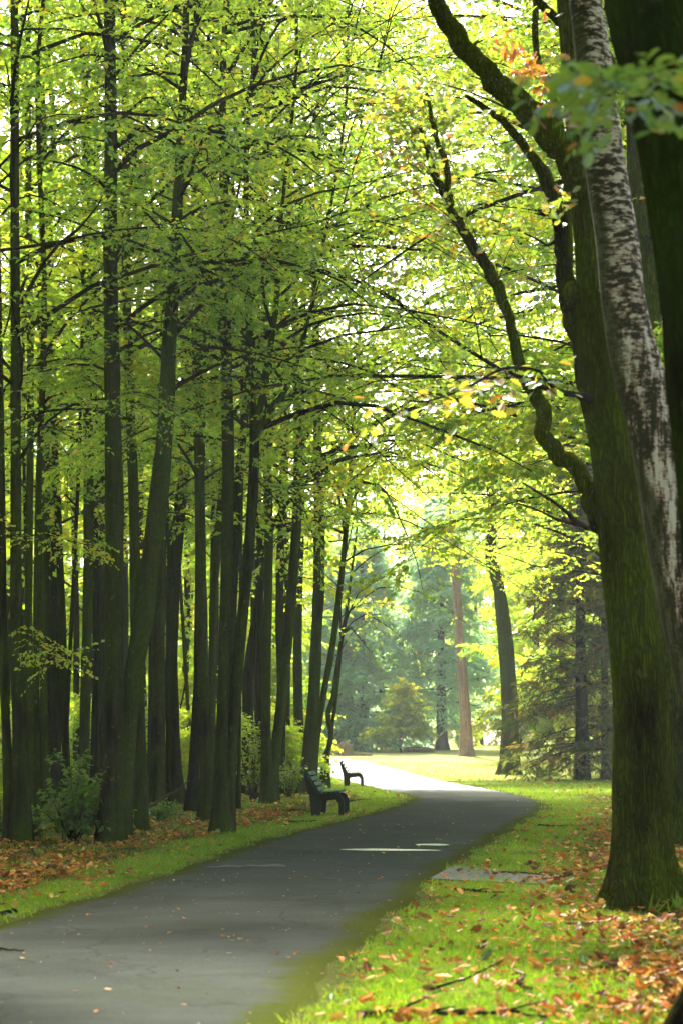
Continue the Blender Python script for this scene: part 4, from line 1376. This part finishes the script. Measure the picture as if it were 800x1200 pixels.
# ------------------------------------------------------------------ sticks and dead wood
def stick(label, pts, rad, name="fallen_branch", z=.02, forks=2, seed=0, group="dead branches on the ground", lift=None):
    r_ = np.random.default_rng(1300 + seed)
    Q = []
    for i, (x, y) in enumerate(pts):
        p = on_ground(x, y)
        inpath = XL(p[1]) < p[0] < XR(p[1])
        p[2] = (float(path_z(p[0], p[1])) if inpath else p[2]) + z + (lift[i] if lift else 0)
        Q.append(p)
    Q = np.array(Q)
    P, W = smooth_poly(Q, np.linspace(rad, rad * .4, len(Q)), 16)
    P[1:-1] += r_.normal(0, rad * .7, (14, 3)) * [1, 1, .3]
    m_ = MB()
    v, f = tube(P, W, 7, .12, 0, None, seed)
    m_.add(v, f)
    for i in range(forks):
        j = int(3 + 9 * r_.random())
        d = norm(P[j + 1] - P[j])
        d = rot_z(d, r_.choice([-1, 1]) * r_.uniform(.4, .9)) + [0, 0, .15]
        L = np.linalg.norm(P[-1] - P[0]) * r_.uniform(.12, .25)
        v, f = tube(np.array([P[j], P[j] + d * L * .5, P[j] + d * L + [0, 0, -.01]]), np.array([W[j] * .6, W[j] * .45, W[j] * .2]), 5)
        m_.add(v, f)
    b = P.mean(0)
    o = m_.build(name, M["twig"], origin=b, smooth=True)
    return tag(o, label, "branch", group)


stick("long dark dead branch lying in the grass at the bottom edge", [(418, 1193), (470, 1190), (520, 1192), (580, 1191), (640, 1196)], .022, forks=5, seed=1)
stick("thin dark twig slanting through the leaves below the oak", [(505, 1163), (545, 1150), (580, 1133), (592, 1128)], .009, forks=1, seed=2)
stick("short thick stick poking in from the left edge onto the verge", [(-20, 1076), (5, 1074), (20, 1071)], .035, forks=0, seed=3)
stick("thin bent twig lying on the asphalt at the far left", [(-2, 1119), (14, 1121), (28, 1122)], .010, forks=1, seed=4, name="fallen_twig")
stick("forked dark branch lying in the grass just below the concrete slab", [(534, 1044), (560, 1047), (590, 1048)], .020, forks=3, seed=5)
stick("dead branch propped between the trunks above the leaf litter", [(172, 966), (190, 962), (212, 958), (222, 956)], .035, forks=1, seed=6, lift=[.28, .42, .6, .72])
stick("dark fallen branch in the leaves left of the nearer bench", [(318, 951), (338, 950.5), (358, 950)], .028, forks=1, seed=7)
stick("thin fallen branch at the verge in front of the nearer bench", [(338, 964), (356, 963.5), (372, 963)], .020, forks=1, seed=8)
stick("thin stick lying across the leaves behind the concrete slab", [(585, 1024), (625, 1026), (665, 1030), (690, 1033)], .014, forks=2, seed=9)
stick("small dark twig among orange leaves in the lower right grass", [(606, 1155), (614, 1160), (620, 1163)], .013, forks=1, seed=10, name="fallen_twig")
stick("straight stick lying on the grass right of the path bend", [(630, 968), (655, 969), (682, 968)], .018, forks=1, seed=11)
stick("thin stick in the grass between the two benches", [(405, 940), (420, 938), (433, 937.5)], .022, forks=0, seed=12)


def stump():
    b = on_ground(406, 885.5)
    root = empty("tree_stump", b, "pale weathered stump with a log beside it at the edge of the far path", "stump")
    s = 1.0
    P = np.array([[0, 0, -.05], [0.02, 0, .25], [-.03, 0, .5], [.05, 0, .72]]) + b
    P, W = smooth_poly(P, [.42, .30, .33, .27], 14)
    v, f = tube(P, W, 14, .16, .5, b[2], 3)
    m_ = MB()
    m_.add(v, f)
    n = len(v)
    top = v[-14:]
    m_.add(np.vstack([top, top.mean(0) + [0, 0, .05]]), [[i, (i + 1) % 14, 14] for i in range(14)])
    m_.build("stump_wood", M["log"], root, b, False)
    P = np.array([[-1.5, .1, .14], [-.9, 0, .18], [-.3, -.1, .12]]) + b
    P, W = smooth_poly(P, [.10, .15, .17], 10)
    v, f = tube(P, W, 9, .1, 0, None, 4)
    m_ = MB()
    m_.add(v, f)
    m_.build("root", M["log"], root, b, False)
    P = np.array([[.3, -.1, .1], [.9, -.2, .06], [1.5, -.1, .05]]) + b
    P, W = smooth_poly(P, [.14, .09, .05], 10)
    v, f = tube(P, W, 9, .1, 0, None, 5)
    m_ = MB()
    m_.add(v, f)
    m_.build("root", M["log"], root, b, False)


stump()
b_ = on_ground(491, 881.5)
Pq, Wq = smooth_poly(np.array([[-1.0, .1, .12], [0, 0, .2], [1.0, -.1, .1]]) + b_, [.13, .2, .12], 12)
m_ = MB()
v, f = tube(Pq, Wq, 9, .15, 0, None, 8)
m_.add(v, f)
tag(m_.build("log", M["log"], origin=b_, smooth=True), "brownish log lying in the bright meadow between the stump and the pine", "log")


# ------------------------------------------------------------------ benches
def prism(mb_, prof, x0, x1, mat=0):
    """profile (y,z) extruded along x"""
    n = len(prof)
    V = [(x0, a, c) for a, c in prof] + [(x1, a, c) for a, c in prof]
    base = [[i, (i + 1) % n, n + (i + 1) % n, n + i] for i in range(n)]
    mb_.add(V, base, mat)
    from mathutils.geometry import tessellate_polygon
    tris = tessellate_polygon([[Vector((0, a, c)) for a, c in prof]])
    mb_.add(V, [list(t) for t in tris] + [[n + t[0], n + t[2], n + t[1]] for t in tris], mat)


def make_bench():
    """local frame: the sitter looks towards +y, the bench is long in x"""
    root = bpy.data.objects.new("park_bench", None)
    COL.objects.link(root)
    # one side frame: raked back post and rear leg, seat rail, front leg
    side = [(-.46, .86), (-.40, .88), (-.17, .47), (-.11, .43), (.24, .46), (.34, .42), (.40, .30), (.405, 0), (.29, 0), (.285, .26), (.22, .34), (-.08, .30), (-.11, 0), (-.29, 0), (-.33, .42)]
    for x in (-.78, .78):
        m_ = MB()
        prism(m_, side, x - .045, x + .045)
        m_.build("side_frame", M["bench_side"], root)
    m_ = MB()
    for i in range(5):
        y = -.10 + i * .094
        z = .455 + .006 * i
        prism(m_, [(y - .038, z), (y + .038, z + .003), (y + .038, z + .038), (y - .038, z + .035)], -.92, .92)
    m_.build("seat", M["bench_green"], root)
    m_ = MB()
    for i in range(4):
        t = i / 3
        y, z = -.185 - .20 * t, .54 + .33 * t
        ny, nz = .86, .5
        ty, tz = -.52, .855
        a, c = .043, .018
        prism(m_, [(y - ty * a + ny * 0 + .012, z - tz * a), (y - ty * a + ny * 2 * c + .012, z - tz * a + nz * 2 * c), (y + ty * a + ny * 2 * c + .012, z + tz * a + nz * 2 * c), (y + ty * a + .012, z + tz * a)], -.92, .92)
    m_.build("backrest", M["bench_green"], root)
    return root


BG = "green park benches beside the path"
b1 = make_bench()
p = on_ground(384, 956)
b1.location = (p[0] - .0, p[1] + .85, p[2])
b1.rotation_euler = (0, 0, R(-90 - 4))
tag(b1, "nearer dark green slatted park bench on the leafy verge facing the path", "bench", BG)


def copy_tree(o, parent=None):
    c = o.copy()
    COL.objects.link(c)
    c.parent = parent
    for ch in list(o.children):
        copy_tree(ch, c)
    return c


b2 = copy_tree(b1)
p = on_ground(413, 921.5)
b2.location = (p[0], p[1] + .8, p[2])
b2.rotation_euler = (0, 0, R(-90 - 0.5))
tag(b2, "farther small green park bench against the sunlit bend of the path", "bench", BG)

# ------------------------------------------------------------------ air, sky, sun, camera
HAZE = 0.0003
mh, nth, oh = new_mat("haze_air")
pv = N(nth, "ShaderNodeVolumePrincipled")
pv.inputs["Color"].default_value = (.93, .97, 1.0, 1)
pv.inputs["Density"].default_value = HAZE
pv.inputs["Anisotropy"].default_value = 0.35
nth.links.new(pv.outputs[0], oh.inputs["Volume"])
if HAZE > 0:
    m_ = MB()
    x0, x1, y0, y1, z0, z1 = -420, 420, -120, 520, -1.1, 45
    V = [(x, y, z) for z in (z0, z1) for y in (y0, y1) for x in (x0, x1)]
    m_.add(V, [[0, 2, 3, 1], [4, 5, 7, 6], [0, 1, 5, 4], [2, 6, 7, 3], [0, 4, 6, 2], [1, 3, 7, 5]])
    tag(m_.build("haze", mh), "thin pale haze filling the wood", kind="stuff")

SUN_EL, SUN_AZ = R(50), R(-10)          # azimuth measured from +Y towards +X: ahead and to the left
w = bpy.data.worlds.new("World")
S.world = w
w.use_nodes = True
nt = w.node_tree
bg = nt.nodes["Background"]
sky = nt.nodes.new("ShaderNodeTexSky")
sky.sky_type = "NISHITA"
sky.sun_disc = False
sky.sun_elevation = SUN_EL
sky.sun_rotation = SUN_AZ
sky.dust_density = 4.5
sky.air_density = 0.85
sky.ozone_density = 0.3
nt.links.new(sky.outputs[0], bg.inputs[0])
bg.inputs[1].default_value = 0.15
sd = Vector((math.sin(SUN_AZ) * math.cos(SUN_EL), math.cos(SUN_AZ) * math.cos(SUN_EL), math.sin(SUN_EL)))
sl = bpy.data.lights.new("sun", "SUN")
sl.energy = 3.6
sl.angle = R(2.5)
sl.color = (1, .97, .91)
so = bpy.data.objects.new("sun", sl)
so.rotation_euler = sd.to_track_quat("Z", "Y").to_euler()
COL.objects.link(so)

cd = bpy.data.cameras.new("camera")
cd.sensor_fit = "VERTICAL"
cd.sensor_height = 24
cd.sensor_width = 16
cd.lens = 24 * F / 1200
cd.clip_start = .1
cd.clip_end = 4000
cd.dof.use_dof = True
cd.dof.focus_distance = 37
cd.dof.aperture_fstop = 2.0
co = bpy.data.objects.new("camera", cd)
co.location = (0, 0, EYE)
co.rotation_euler = (R(90) + TILT, 0, 0)
COL.objects.link(co)
S.camera = co

S.view_settings.view_transform = "Standard"
S.view_settings.look = "None"
S.view_settings.exposure = 2.82
S.view_settings.gamma = 1
S.view_settings.use_curve_mapping = False
c = S.cycles
c.use_denoising = True
c.max_bounces = 8
c.diffuse_bounces = 5
c.glossy_bounces = 2
c.transmission_bounces = 6
c.volume_bounces = 1
c.sample_clamp_indirect = 4
c.caustics_reflective = False
c.caustics_refractive = False
